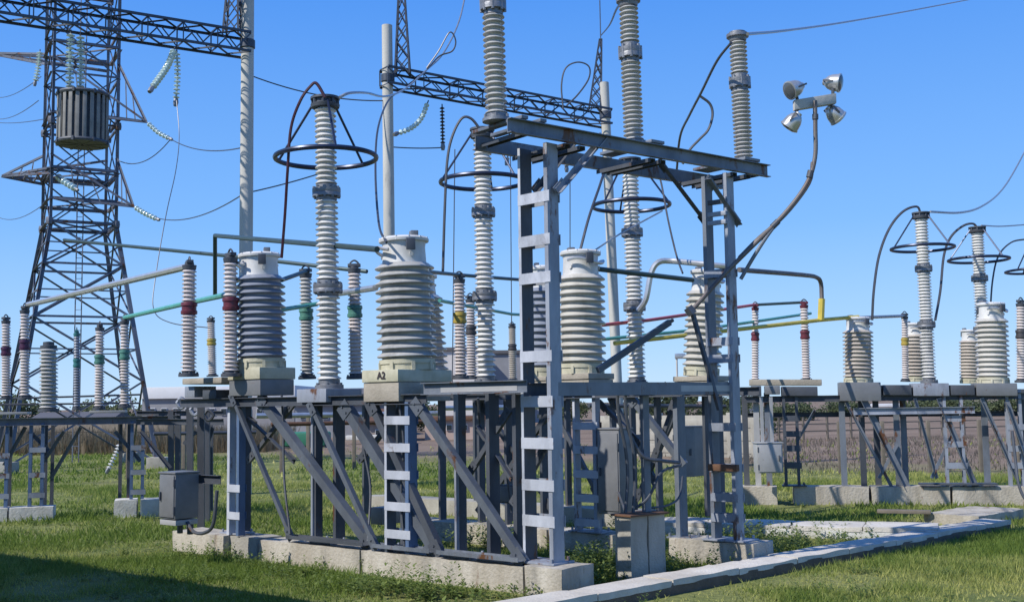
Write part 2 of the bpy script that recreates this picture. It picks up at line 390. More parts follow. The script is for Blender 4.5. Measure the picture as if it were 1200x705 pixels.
def proto_post(n1=15,n2=8):
    t=thing('post_insulator','','post insulator'); hh=1.72
    MB().lathe(sheds(.06,.90,n1,.082,.118),18).build('porcelain_column',M['porcelain_pink'],t,50)
    MB().lathe([(.07,.89),(.10,.90),(.118,.905),(.122,.92),(.122,.955),(.108,.96),(.108,1.02),(.122,1.025),(.122,1.06),(.118,1.075),(.10,1.08),(.07,1.09)],18).build('colour_band',M['band_red'],t)
    MB().lathe(sheds(1.08,1.56,n2,.078,.11),18).build('porcelain_column',M['porcelain_pink'],t,50)
    f=MB().lathe([(.15,0),(.15,.04),(.1,.05),(.1,.08)],16); bolts(f,.125,.045,4,.018,.04).build('base_flange',M['steel_dark'],t)
    f=MB().lathe([(.08,1.55),(.10,1.56),(.11,1.62),(.07,1.63),(.07,1.66)],14); f.cbox((0,0,1.67),X*.1,Y*.05,Z*.025,.008)
    c=f.build('top_cap',M['steel_dark'],t)
    q=MB().tube(spline([(-.07,0,1.67),(-.06,0,1.71),(0,0,1.745),(.06,0,1.71),(.07,0,1.67)],4),.014,6); q.build('terminal_clamp',M['steel_dark'],c)
    return t,hh
def proto_bus_post():
    t=thing('tall_post_insulator','','post insulator'); hh=1.80
    MB().lathe(sheds(.06,1.02,18,.088,.135),20).build('porcelain_column',M['porcelain_grey'],t,50)
    f=MB().lathe(flange_prof(1.00,1.24,.115,.155),20); bolts(f,.14,1.12,8,.02,.16).build('joint_flange',M['flange'],t)
    MB().lathe(sheds(1.23,1.68,8,.084,.128),20).build('porcelain_column',M['porcelain_grey'],t,50)
    f=MB().lathe([(.17,0),(.17,.03),(.12,.04),(.12,.08)],18); bolts(f,.15,.04,6,.018,.04).build('base_flange',M['flange'],t)
    f=MB().lathe([(.10,1.67),(.12,1.68),(.13,1.72),(.16,1.73),(.16,1.77),(.12,1.78),(.12,1.80)],18); bolts(f,.14,1.75,8,.018,.05).build('top_cap',M['flange'],t)
    return t,hh
def proto_ct(n=12, por='porcelain_grey', rr=.395):
    """current transformer on a square base frame, h 1.64"""
    t=thing('current_transformer','','current transformer'); hh=1.64
    b=MB().lathe([(.36,.0),(.36,.08),(.375,.08),(.375,.13),(.33,.14)],28)
    for k in range(8):
        a=2*PI*k/8; b.box((.355*math.cos(a),.355*math.sin(a),.05),v3(math.cos(a),math.sin(a),0)*.03,v3(-math.sin(a),math.cos(a),0)*.025,Z*.05)
    b.build('base_ring',M['plate'],t)
    MB().lathe(lips(.13,1.30,n,.33,rr),40).build('porcelain_column',M[por],t,32)
    b=MB().lathe([(.29,1.29),(.30,1.30),(.295,1.34),(.285,1.50),(.295,1.56),(.335,1.57),(.34,1.60),(.31,1.625),(.2,1.635),(.02,1.64)],32)
    for k in range(12):
        a=2*PI*k/12; b.lathe([(.014,-.02),(.014,.03)],6,(.325*math.cos(a),.325*math.sin(a),1.59))
    for k in range(3):
        a=2*PI*k/3+2.2; b.lathe([(.03,0),(.03,.02)],10,(.295*math.cos(a),.295*math.sin(a),1.40),v3(math.cos(a),math.sin(a),0))
    b.build('head_tank',M['white_metal'],t)
    for s in (-1,1):
        q=MB().tube([(s*.28,0,1.50),(s*.42,0,1.50)],.03,8); q.cbox((s*.43,0,1.50),X*.02,Y*.06,Z*.07,.006)
        q.build('side_terminal',M['steel_dark'],t)
    q=MB().tube([(.38*math.cos(a_),.38*math.sin(a_),1.47+.03*math.sin(3*a_)) for a_ in [2.2+3.3*i/24 for i in range(25)]],.022,7); q.build('shunt_tube',M['tube_pale'],t)
    q=MB(); q.cbox((.18,.1,1.66),X*.07,Y*.05,Z*.03,.008); q.build('top_terminal',M['flange'],t)
    return t,hh
def recolor(root, part, m):
    for ch in root.children:
        if ch.name.split('.')[0]==part:
            ch.data=ch.data.copy(); ch.data.materials[0]=m
def paint(o,m): o.data=o.data.copy(); o.data.materials[0]=m
# ---------------------------------------------------------------- concrete foundations
def block(k, px0, px1, zt, off0, off1, name, label, m='concrete', group='concrete foundation blocks', ext0=0, ext1=0):
    a=rowpx(k,px0,off0,600); b=rowpx(k,px1,off0,600); a.z=b.z=0
    a=a+A*ext0; b=b-A*ext1
    c=(a+b)/2+Pp*((off1-off0)/2)+Z*(zt/2-.05); mb=MB()
    mb.rbox(c,(b-a)/2,Pp*(off1-off0)/2,Z*(zt/2+.05))
    # rough and slightly uneven faces
    return mb.one(name,M[m],label,'foundation',group)
FG='concrete foundation blocks of the nearest row'
block(0,202,262,.31,0,.55,'foundation_block','left end concrete block of the nearest foundation row, beside the grey cabinet','concrete_warm',FG)
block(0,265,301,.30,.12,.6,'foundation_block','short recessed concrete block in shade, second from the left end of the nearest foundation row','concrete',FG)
block(0,303,421,.31,0,.55,'foundation_block','long concrete block of the nearest foundation row, third from its left end','concrete_warm',FG)
block(0,422.5,612,.31,0,.55,'foundation_block','longest stained concrete block of the nearest foundation row, running up to the gantry','concrete_warm',FG)
block(0,613.5,657,.335,-.03,.6,'foundation_block','short concrete block under the near leg of the steel gantry','concrete_warm',FG)
FG2='concrete foundation blocks of the second row'
block(1,470,640,.31,0,.5,'foundation_block','far stretch of the second concrete foundation row, seen behind the leaning braces','concrete_warm',FG2)
block(1,642,717,.31,0,.5,'foundation_block','concrete block of the second row under the pale ladder leg','concrete_warm',FG2)
block(1,775,882,.33,0,.55,'foundation_block','concrete block of the second row under the far gantry leg','concrete_warm',FG2,-.1,0)
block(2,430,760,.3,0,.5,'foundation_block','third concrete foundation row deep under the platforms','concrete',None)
# tall block between the rows
q=G(718,680,0); qb=G(746,683,0)
mb=MB(); c=G(735,679,0)+Pb*.05+B*.2
mb.rbox(c+Z*.37-B*.16,Pb*.14,B*.15,Z*.42,.009); mb.rbox(c+Z*.37+B*.155,Pb*.14,B*.145,Z*.42,.009)
t=thing('concrete_pier','tall two-part concrete pier with a rusty plate on top, between the gantry legs','pier',(c.x,c.y,0))
mb.build('pier_block',M['concrete'],t)
MB().cbox(c+Z*.80,Pb*.18,B*.34,Z*.012,.004).build('top_plate',M['rust'],t)

# ---------------------------------------------------------------- steel helpers
def leg(t, b, zt, w=.13, d=.06, m='steel', side=None, sy=1, name='leg'):
    tp=Vector((b.x,b.y,zt)); return MB().channel(b,tp,w,d,.01,side or B,sy).build(name,M[m],t)
def ladder(t, b0, b1, zt, zs, m0='steel_pale', m1='steel', w=.11, bm='steel_sunlit', bh=.11, s0_=False):
    """two channels joined by batten plates on the viewer's side"""
    u=(b1-b0); u.z=0; u.normalize(); n=Vector((u.y,-u.x,0)); n = n if n.y<0 else -n
    for b,m,s in ((b0,m0,-1),(b1,m1,-1)):
        l=MB()
        l.box(Vector((b.x,b.y,(b.z+zt)/2)),u*.005,n*w/2,Z*(zt-b.z)/2)
        for k in (-1,1): l.box(Vector((b.x,b.y,(b.z+zt)/2))+u*s*(.022 if s0_ and b is b0 else .03)+n*k*(w/2-.005),u*(.017 if s0_ and b is b0 else .025),n*.005,Z*(zt-b.z)/2)
        l.build('leg',M[m],t)
        if s0_ and b is b0:
            MB().box(Vector((b.x,b.y,(b.z+zt)/2))-u*.018+n*(w/2+.004),u*.020,n*.003,Z*(zt-b.z)/2).build('lit_edge_strip',M['steel_sunlit'],t)  # pale strip painting the sunlit edge of the flange
    for z in zs:
        c=(b0+b1)/2+n*(w/2+.006); c.z=z
        MB().box(c,u*((b1-b0).length/2+.04),n*.005,Z*bh/2).build('batten',M[bm],t)
        c=(b0+b1)/2-n*(w/2+.006); c.z=z
        MB().box(c,u*((b1-b0).length/2+.02),n*.005,Z*bh/2).build('batten',M[m1],t)
def baseplate(t, c, hx, hy, m='steel_pale'):
    z=c.z; f=MB(); f.cbox(c+Z*.012,hx,hy,Z*.012,.004)
    for i in (-1,1):
        for j in (-1,1): f.lathe([(.018,.02),(.018,.07)],6,c+hx*i*.8+hy*j*.8)
    f.build('base_plate',M[m],t)
def brace(t, p, q, w=.09, m='steel', side=None, sy=1, name='brace'):
    mb=MB().angle(p,q,w,.009,side or Pp,sy); x,y,z=mb.axes(p,q,side or Pp); y=y*sy
    for e,k in ((p,1),(q,-1)):
        e=e+z*k*.09; mb.box(e-y*.006,x*w*.85,y*.004,z*.10)
        for i in (-1,1): mb.lathe([(.016,-.02),(.016,.012)],6,e-y*.012+z*i*.05,-y)
    return mb.build(name,M[m],t)
def cap(t, k, px, yt, yb, la, lp, m='steel', plate=None, mp='plate', off=-.02, name='cap_box'):
    c=PL(row(k,0,off),A,px,yt); zb=PL(row(k,0,off),A,px,yb).z; zt=c.z
    cc=Vector((c.x,c.y,(zt+zb)/2))+A*la/2+Pp*lp/2
    f=MB(); f.cbox(cc,A*la/2,Pp*lp/2,Z*(zt-zb)/2,.01); o=f.build(name,M[m],t)
    if plate:
        z2=PL(row(k,0,off),A,px,plate).z
        g=MB(); g.cbox(Vector((cc.x,cc.y,(z2+zt)/2+.003))+A*.0,A*(la/2+.01),Pp*(lp/2+.02),Z*((z2-zt)/2),.012); g.build('top_plate',M[mp],t)
        cc=cc.copy(); cc.z=z2
    else: cc.z=zt
    return cc

ZB=.31
# ================================================================ row one: nearest support frame
f0=thing('steel_support_frame','nearest steel support frame with leaning braces, under the big grey current transformer','support frame',row(0,ROWLEN*.5),'steel support frames of the main bay')
c_ct1=cap(f0,0,305,444,463,.74,.62,'cabinet',430)
c_ar1=cap(f0,0,382,455,471,.62,.66,'steel_pale')
c_ct2=cap(f0,0,467,447,470,.66,.98,'slab',432.5)
# lettering on the front plate of the big transformer
def lettering(body, c, right, up, size, m, parent, name='lettering'):
    cu=bpy.data.curves.new(name,'FONT'); cu.body=body; cu.size=size; cu.align_x='CENTER'; cu.align_y='CENTER'; cu.offset=.004
    me=bpy.data.objects.new(name,cu); COL.objects.link(me); dg=bpy.context.evaluated_depsgraph_get()
    mm=bpy.data.meshes.new_from_object(me.evaluated_get(dg)); bpy.data.objects.remove(me); bpy.data.curves.remove(cu)
    n=right.cross(up); T=Matrix((right,up,n)).transposed().to_4x4(); mm.transform(T); mm.materials.clear(); mm.materials.append(m)
    o=bpy.data.objects.new(name,mm); COL.objects.link(o); o.parent=parent; o.location=c-parent.location; return o
fp=PL(row(0,0,-.05),A,446.5,440); lettering('A2',fp,-A,Z,.13,M['text'],f0)
# slab under the disconnector posts
ds=PL(row(0,0,-.1),A,236,446)
sl=MB(); sl.cbox(ds+Pp*.42+Z*.0,A*.50,Pp*.42,Z*.045,.015); t=sl.build('post_slab',M['slab'],f0)
s2=PL(row(0,0,0),A,222,459); MB().cbox(s2+Pp*.2,A*.13,Pp*.2,Z*.085,.01).build('cap_box',M['steel_pale'],f0)
s3=PL(row(0,0,0),A,245,462); MB().cbox(s3+Pp*.3,A*.17,Pp*.3,Z*.07,.01).build('cap_box',M['steel_dark'],f0)
# long beams under the caps
def rbeam(t,k,px0,px1,y,h,off,m='steel_dark',d=.07,sy=1):
    a=PL(row(k,0,off),A,px0,y); b=PL(row(k,0,off),A,px1,y); z=(a.z+b.z)/2; a.z=b.z=z
    MB().channel(a,b,h,d,.01,Z,sy).build('long_beam',M[m],t)
rbeam(f0,0,212,500,470,.13,.08); rbeam(f0,0,212,500,470,.13,.50)
rbeam(f0,0,497,618,454,.15,.02,'steel'); rbeam(f0,0,500,618,456,.15,.42)
MB().box(PL(row(0,0,.01),A,560,455.5),A*.62,Pp*.004,Z*.032).build('cover_strip',M['cabinet_pale'],f0)
zt0=PL(row(0,0,0),A,400,472).z
# legs
ladder(f0,rt(0,272,.15,ZB),rt(0,283,.15,ZB),zt0,[.6,1.0],'steel_sunlit','steel_blue',.12)
leg(f0,rt(0,289,.45,ZB),zt0,.14,.07,'steel_dark'); 
leg(f0,rt(0,368,.30,ZB),zt0,.05,.05,'steel_pale',B); leg(f0,rt(0,374,.35,ZB),zt0,.11,.06,'steel_dark')  # narrow pale channel paints the lit flange beside the dark leg
leg(f0,rt(0,399,.45,ZB),zt0,.15,.08,'steel_dark')
ladder(f0,rt(0,459,.12,ZB),rt(0,484,.12,ZB),zt0,[.55,.9,1.3,1.65,2.0],'steel_dark','steel_blue',.16,'steel_sunlit',.11,True)
leg(f0,rt(0,477,.48,ZB),zt0,.12,.07,'steel_dark')
for px,o_,w in ((543,.3,.12),(581,.35,.16),(611,.42,.12)): leg(f0,rt(0,px,o_,ZB),2.42,w,.07,'steel_dark')
leg(f0,rt(0,537,.2,ZB),2.42,.045,.04,'steel_pale')
for px in (278,385,470,545,585): baseplate(f0,rt(0,px,.3,ZB),A*.22,Pp*.16,'steel_pale')
# leaning braces, heads under the caps and feet on the foundation
def lean(k,px0,y0,px1,y1,w,off0=.03,off1=.1,m='steel',t=None):
    p=PL(row(k,0,off0),A,px0,y0); q=PL(row(k,0,off1),A,px1,y1); q.z=max(q.z,ZB+.02); brace(t,p,q,w,m,A)
lean(0,270,462,341,632,.06,.0,.03,'brace',f0); lean(0,302,466,433,644,.12,.06,.12,'brace',f0)
lean(0,362,472,440,645,.07,.0,.03,'brace',f0); lean(0,400,474,510,655,.13,.05,.1,'brace',f0)
lean(0,432,470,514,656,.10,.02,.06,'steel_dark',f0); lean(0,484,470,612,662,.10,.03,.08,'brace',f0)
# crossed secondary braces behind
for px0,y0,px1,y1,o_ in ((345,470,290,540,.4),(345,540,292,490,.45),(470,478,420,540,.45),(596,480,548,556,.35),(600,560,560,500,.4),(640,520,600,590,.45)):
    brace(f0,PL(row(0,0,o_),A,px0,y0),PL(row(0,0,o_),A,px1,y1),.06,'steel_dark',A)
# sole channels on the foundation
for a,b in ((340,430),(440,508),(516,612)):
    p=rt(0,a,.06,ZB+.05); q=rt(0,b,.06,ZB+.05); MB().channel(p,q,.16,.05,.008,Pp,1).build('sole_channel',M['steel' if a!=340 else 'steel_dark'],f0)
# ================================================================ row two
f1=thing('steel_support_frame','middle steel support frame with a pale ladder leg behind the gantry','support frame',row(1,ROWLEN*.5),'steel support frames of the main bay')
zt1=PL(row(1,0,0),A,692,463).z
c_ct4=cap(f1,1,690,444,462,.7,.62,'slab',437,mp='slab')
c_ar2=cap(f1,1,571,450,462,.6,.62,'steel_dark')
c_ct3=cap(f1,1,500,447,460,.6,.6,'steel_dark')
rbeam(f1,1,395,800,463,.14,.05); rbeam(f1,1,395,800,463,.14,.5)
ladder(f1,rt(1,679,.12,ZB),rt(1,703,.12,ZB),zt1,[.45,.8,1.15,1.5,1.85],'steel_pale','steel_pale',.12,'steel_sunlit',.11,True)
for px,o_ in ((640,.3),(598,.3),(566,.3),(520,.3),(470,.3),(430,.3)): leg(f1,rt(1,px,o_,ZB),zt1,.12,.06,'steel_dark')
leg(f1,rt(1,802,.25,ZB),2.42,.16,.08,'steel'); baseplate(f1,rt(1,692,.15,ZB),A*.3,Pp*.15); baseplate(f1,rt(1,802,.25,ZB),A*.2,Pp*.15,'steel')
lean(1,735,462,800,545,.09,.05,.2,'steel',f1)
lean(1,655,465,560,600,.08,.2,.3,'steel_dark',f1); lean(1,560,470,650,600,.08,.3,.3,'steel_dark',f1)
lean(1,700,470,750,520,.06,.3,.4,'steel_dark',f1); lean(1,790,470,765,540,.06,.4,.4,'steel_dark',f1)
# ================================================================ row three
f2=thing('steel_support_frame','far steel support frame in shade behind the middle one','support frame',row(2,ROWLEN*.6),'steel support frames of the main bay')
c_ct5=cap(f2,2,832,446,458,.7,.62,'slab',440,mp='slab')
c_ar3=cap(f2,2,752,450,461,.6,.6,'steel_dark')
c_ct6=cap(f2,2,640,446,460,.6,.6,'slab',441,mp='slab')
zt2=PL(row(2,0,0),A,750,462).z
rbeam(f2,2,520,890,462,.14,.05); rbeam(f2,2,520,890,462,.14,.5)
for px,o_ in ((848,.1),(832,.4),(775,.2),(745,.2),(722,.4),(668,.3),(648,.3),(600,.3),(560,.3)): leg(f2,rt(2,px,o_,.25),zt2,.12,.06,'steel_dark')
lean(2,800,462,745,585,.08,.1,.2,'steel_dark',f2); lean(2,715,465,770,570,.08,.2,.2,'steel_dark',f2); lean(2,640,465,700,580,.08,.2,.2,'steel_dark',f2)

# ================================================================ gantry
LN=G(652,661,.335); LN.z=.335   # near front leg
gb=LN+A*.34+Pp*.06
RB=thing('steel_gantry','tall grey steel gantry carrying three post insulators on its two rails','gantry',(LN.x,LN.y,0))
ZT=5.28
b0=V(620,.335,gb.y); 
def zz(px,py,l0=LN): return PL(l0,A,px,py).z
nz=[zz(640,y) for y in (231,281,325,417,470,519,568,610)]
ladder(RB,V(623,.335,gb.y+.05),V(655,.335,LN.y),ZT,nz,'steel_dark','steel_pale',.19,'steel_sunlit',.13,True)  # left leg takes a darker colour to stand for its shaded web
baseplate(RB,V(636,.335,LN.y+.22),A*.32,Pp*.2)
LF=G(869,634,.33); bf=V(842,.33,LF.y+.25)
fz=[PL(LF,A,850,y).z for y in (320,400,420,500,548,582,606)]
ladder(RB,bf,V(868,.33,LF.y),ZT,fz,'steel','steel_pale',.17,'steel_pale',.11)
baseplate(RB,V(856,.33,LF.y+.15),A*.32,Pp*.2)
# operating bracket near the head of the far leg
for y in (238,252,262):
    c=PL(LF,A,846,y); MB().cbox(c-Pp*.12,A*.14,Pp*.03,Z*.03,.005).build('bracket',M['steel_dark' if y==238 else 'steel_pale'],RB)
c=PL(LF,A,853,547); MB().cbox(c-Pp*.12,A*.22,Pp*.04,Z*.045,.01).build('bracket',M['rust'],RB)
# rails
zr=ZT+.09
def railpt(px,off): 
    l0=Vector((LN.x,LN.y,0))+A*off; q=PL(l0,B,px,150); return V(px,zr,q.y)
def rail(px0,px1,off,sy):
    l0=Vector((LN.x,LN.y,0))+A*off
    a=PL(l0,B,px0,130); b=PL(l0,B,px1,180); a.z=b.z=zr
    MB().channel(a,b,.17,.07,.01,Z,sy).build('rail',M['steel'],RB); return a,b
fa,fb=rail(594,898,-.12,1); ba,bb=rail(557,848,.80,-1)
def cross(s,name='cross_beam',w=.10,dz=-.11,ext=.1):
    p=fa.lerp(fb,s); q=p-Pb*.90; MB().channel(p-A*ext+Z*dz,q+A*ext+Z*dz,w,.05,.008,B,1).build(name,M['steel_dark'],RB)
for s in (.075,.19,.24,.50,.54,.84,.90,.985): cross(s,dz=.0 if s in(.075,.985) else -.10, ext=-.02 if s in (.075,.985) else .04)
p=fa.copy(); 
MB().cbox(fa-Pb*.42+Z*.12+B*.22,Pb*.48,B*.05,Z*.02,.006).build('cross_beam',M['steel'],RB)
MB().cbox(fa-Pb*.42+Z*.12+B*.50,Pb*.48,B*.05,Z*.02,.006).build('cross_beam',M['steel'],RB)
MB().cbox(fa.lerp(fb,.52)-Pb*.42+Z*.12,Pb*.48,B*.12,Z*.02,.006).build('cross_beam',M['steel'],RB)
MB().cbox(fa.lerp(fb,.92)-Pb*.42+Z*.12,Pb*.48,B*.16,Z*.02,.006).build('cross_beam',M['steel'],RB)
# knee braces
def knee(off,px0,y0,px1,y1,m,w=.07):
    l0=Vector((LN.x,LN.y,0))+A*off; brace(RB,PL(l0,B,px0,y0),PL(l0,B,px1,y1),w,m,Z)
knee(-.08,652,224,706,160,'steel_pale'); knee(.62,626,224,672,165,'steel_dark'); knee(.62,772,188,828,262,'steel_dark'); knee(-.02,829,208,866,262,'steel',.08)
# low tie beam between the two gantry legs
l0=Vector((LN.x,LN.y,0))+A*.0
a=PL(l0,B,652,455); b=PL(l0,B,866,455); a.z=b.z=(a.z+b.z)/2
MB().channel(a-Pb*-.02,b,.16,.07,.01,Z,-1).build('tie_beam',M['steel'],RB)
MB().box((a+b)/2+Pb*.004+Z*.0,(b-a)/2,Pb*.003,Z*.04).build('cover_strip',M['cabinet_pale'],RB)
MB().channel(a+A*.45,b+A*.45,.16,.07,.01,Z,1).build('tie_beam',M['steel_dark'],RB)
for s in (.12,.5,.85): MB().bar(a.lerp(b,s)-Z*.05,a.lerp(b,s)+A*.45-Z*.05,.08,.05,Z).build('cross_beam',M['steel_dark'],RB)
MIDZ=a.z
# loose struts and the operating linkage
st=PL(l0,B,694,434); en=PL(l0,B,778,378); t_=MB(); t_.bar(st+Pb*.1,en+Pb*.1,.075,.05,Z); t_.bar(en+Pb*.1,en+Pb*.1+(en-st).normalized()*.07,.04,.03,Z)
t_.build('strut',M['steel_dark'],RB)
# column on the tall pier and its braces
pb=Vector((c.x,c.y,0)); pr=G(735,679,0)+Pb*.05+B*.2
pf=thing('pier_post','dark steel post with bent cable pipes standing on the tall concrete pier','post',(pr.x,pr.y,.8))
leg(pf,V(760,.815,pr.y+.1),MIDZ-.06,.11,.06,'steel',name='post'); 
for k,(px,y1) in enumerate(((733,500),(742,540))):
    s0=V(px,.82,pr.y-.05); MB().tube(spline([s0,s0+Z*.45+B*.05,s0+Z*.8+B*.02,s0+Z*1.2-B*.08,s0+Z*1.55-B*.1]),.022,7).build('cable_pipe',M['steel_dark'],pf)
MB().tube(spline([V(735,1.9,pr.y),V(741,1.72,pr.y),V(755,1.5,pr.y),V(775,1.45,pr.y+.1),V(795,1.40,pr.y+.5)]),.024,7).build('cable_pipe',M['steel_dark'],pf)
MB().tube(spline([V(742,.85,pr.y),V(760,1.0,pr.y),V(775,1.30,pr.y+.1),V(797,1.36,pr.y+.6)]),.018,7).build('cable_pipe',M['steel_dark'],pf)
MB().tube(spline([V(762,.85,pr.y+.2),V(782,.87,pr.y+.3),V(796,.95,pr.y+.6),V(800,1.2,pr.y+.8)]),.014,7).build('cable_pipe',M['steel_dark'],pf)
# ---------------------------------------------------------------- equipment on the supports
def stand(first, proto, h, base, toppx, sx, label, group, rz=0):
    o=proto if first else copy_tree(proto)
    tp=P(toppx[0],toppx[1],base.y) if toppx else None
    place(o,base,tp,h,sx,rz); o['label']=label
    if group: o['group']=group
    return o
# lightning arresters
ar,hA=proto_arrester()
AG='lightning arresters with grading rings'
A1=stand(True,ar,hA,c_ar1+Pp*0+Z*.0,(381,114.5),1.0,'nearest tall porcelain lightning arrester with a dark ring, between two current transformers',AG)
A2=stand(False,ar,hA,c_ar2,(565,151),.97,'tall ringed lightning arrester just left of the near gantry leg',AG,.5)
A3=stand(False,ar,hA,c_ar3,(738,186),.97,'ringed lightning arrester seen under the middle of the gantry rails',AG,.9)
R1=P(1089,449,25.2); A4=stand(False,ar,hA,R1,(1079,249),.93,'tallest ringed arrester of the right-hand bay, behind the floodlights',AG,.3)
R2=P(1154,449,26.5); A5=stand(False,ar,hA,R2,(1145,266),.93,'ringed arrester behind the brown-shed transformer near the right edge',AG,1.2)
R3=P(1222,447,27.5); A6=stand(False,ar,hA,R3,(1211,283),.93,'arrester at the right edge of the view showing only part of its ring',AG,.7)
# current transformers
CG='current transformers of the main bay'
ct,hC=proto_ct(12,'porcelain_grey',.402)
def ctp(first, base, top, sx, por, label, group=CG, rz=0):
    o=stand(first,ct,hC,base,top,sx,label,group,rz)
    if por: recolor(o,'porcelain_column',M[por])
    return o
ctb=copy_tree(ct)   # second proto for later copies keeps shared meshes
CT2=ctp(True,c_ct2,(473,277.5),1.0,None,'biggest grey-shedded current transformer with a white head, on the plate marked A2',CG,.3)
def ct_more(*a, **k):
    o=copy_tree(ctb); b,top,sx,por,label=a[:5]; g=a[5] if len(a)>5 else CG
    place(o,b,P(top[0],top[1],b.y),hC,sx,k.get('rz',.3)); tag(o,label,None,g)
    if por: recolor(o,'porcelain_column',M[por])
    return o
CT1=ct_more(c_ct1,(304,296),.93,'porcelain_slate','blue-grey shedded current transformer with a maroon cable, left of the nearest ringed arrester')
CT3=ct_more(c_ct3,(489,322),.98,'porcelain_grey','current transformer mostly hidden behind the biggest grey one',rz=.1)
CT4=ct_more(c_ct4,(680,293),.92,'porcelain_cream','cream-shedded current transformer just right of the near gantry leg')
CT6=ct_more(c_ct6,(636,311),.8,'porcelain_slate','current transformer seen through the rungs of the near gantry leg')
CT5=ct_more(c_ct5,(828,316),.82,'porcelain_cream','cream current transformer behind the far gantry leg')
RG='current transformers of the right-hand bay'
CT7=ct_more(P(1006,449,24.6),(1005,371),.80,'porcelain_tan','tan-shedded current transformer left of the tallest right-hand arrester',RG)
CT8=ct_more(P(1164,450,24.2),(1161,354),.84,'porcelain_cream','large current transformer with dark stained sheds at the right edge of the right-hand bay',RG)
CT9=ct_more(P(1073,447,27.5),(1071,378),.72,'porcelain_tan','small tan current transformer half hidden by the tallest right-hand arrester',RG)
CT10=ct_more(P(1137,449,28),(1136,386),.62,'porcelain_tan','narrow tan current transformer just left of the large stained one',RG)
def drop(o):
    for ch in list(o.children): drop(ch)
    bpy.data.objects.remove(o)
drop(ctb)
# post insulators
pp,hP=proto_post()
pkeep=copy_tree(pp)
PGm='coloured-band post insulators of the main bay'; PGl='post insulators of the left-hand disconnector'; PGr='post insulators of the right-hand bay'
posts=[
 (221,441,222,303,17.2,1.0,'red','rosy post insulator with a red band at the left end of the tan slab',PGm),
 (271,441,270,294,16.9,1.0,'red','post insulator with a red band touching the left side of the blue-grey transformer',PGm),
 (249,441,247,371,31,1.05,'yellow','small distant post insulator with a yellow band behind the tan slab',PGm),
 (360,444,358,313,18.4,.95,'green','post insulator with a green band just left of the nearest ringed arrester',PGm),
 (417,444,415,307,18.0,.98,'green','post insulator with a green band between the nearest arrester and the biggest transformer',PGm),
 (540,444,538,320,19.3,.95,'yellow','post insulator with a yellow band right of the biggest transformer',PGm),
 (553,444,551,345,22,.9,'dark','dark-banded post insulator half hidden behind the yellow-banded one',PGm),
 (601,446,600,378,30,.95,'dark','brownish distant post insulator left of the near gantry leg',PGm),
 (7,468,7,370,22.2,.8,'purple','post insulator with a purple band at the very left edge',PGl),
 (29,468,29,357,22.0,.85,'purple','post insulator with a purple band carrying the end of the pale bus tube',PGl),
 (90,480,90,385,23.5,.62,'teal','thin bluish post insulator with a teal band, second behind the thick left column',PGl),
 (116,480,117,378,23.0,.85,'green','post insulator with a green band in front of the lattice tower foot',PGl),
 (146,478,146,370,22.8,.85,'green','rightmost green-banded post insulator of the left-hand disconnector',PGl),
 (885,448,885,355,24.8,.75,'red','red-topped post insulator just right of the far gantry leg',PGr),
 (945,447,942,352,24.8,.85,'red','red-topped post insulator beside the yellow bus pipe',PGr),
 (1061,447,1060,366,26.8,.75,'yellow','post insulator with a yellow band left of the tallest right-hand arrester',PGr),
 (1197,448,1196,350,24.0,.9,'dark','dark-banded post insulator cut by the right edge of the view',PGr),
]
POST=[]
for i,(bx,by,tx,ty,d,sx,bc,lab,gr) in enumerate(posts):
    o=pp if i==0 else copy_tree(pkeep)
    place(o,P(bx,by,d),P(tx,ty,d),hP,sx,.4+.3*i); tag(o,lab,None,gr)
    bm=M['band_'+bc]
    for ch in o.children:
        n=ch.name.split('.')[0]
        if n=='colour_band' and bc!='red': paint(ch,bm)
        if n=='top_cap' and bc in('green','teal') : paint(ch,M['band_teal'] if bc=='teal' else M['steel_dark'])
        if n=='top_cap' and lab.startswith('red-topped'): paint(ch,M['band_red'])
        if n=='porcelain_column' and i in (3,7,10): paint(ch,M['porcelain_tan' if i==7 else 'porcelain_slate' if i==10 else 'porcelain_grey'])
    POST.append(o)
drop(pkeep)
# thick column in the left-hand group
tk=thing('capacitor_column','thick grey porcelain column without a coloured band in the left-hand group','porcelain column')
MB().lathe(sheds(.05,1.22,16,.125,.17),22).build('porcelain_column',M['porcelain_grey'],tk,50)
MB().lathe([(.12,1.2),(.15,1.21),(.15,1.27),(.1,1.28),(.1,1.34),(.03,1.35)],18).build('top_cap',M['steel_dark'],tk)
MB().lathe([(.19,0),(.19,.05),(.14,.06)],18).build('base_flange',M['steel_dark'],tk)
place(tk,P(57,482,21.5),P(57,400,21.5),1.35,1.0)
# tall posts on the gantry
bp,hB=proto_bus_post(); BG='tall post insulators standing on the gantry'
mid=Vector((LN.x,LN.y,0))+A*.29
def gpost(first,px,topx,topy,sx,lab):
    q=PL(mid,B,px,140); b=V(px,ZT+.235,q.y); o=bp if first else copy_tree(bp)
    tp=P(topx,topy,q.y); place(o,b,tp,hB,sx); tag(o,lab,None,BG); return o,b,tp
q0=PL(mid,B,582,122)
G1,_,g1t=gpost(True,582,575,-78,1.0,'nearest tall post insulator, on the left end of the gantry rails')
G2,_,g2t=gpost(False,743,736,-4,1.0,'tall post insulator on the middle of the gantry rails')
G3,_,g3t=gpost(False,872,864,38,1.0,'tall post insulator on the far right end of the gantry rails')

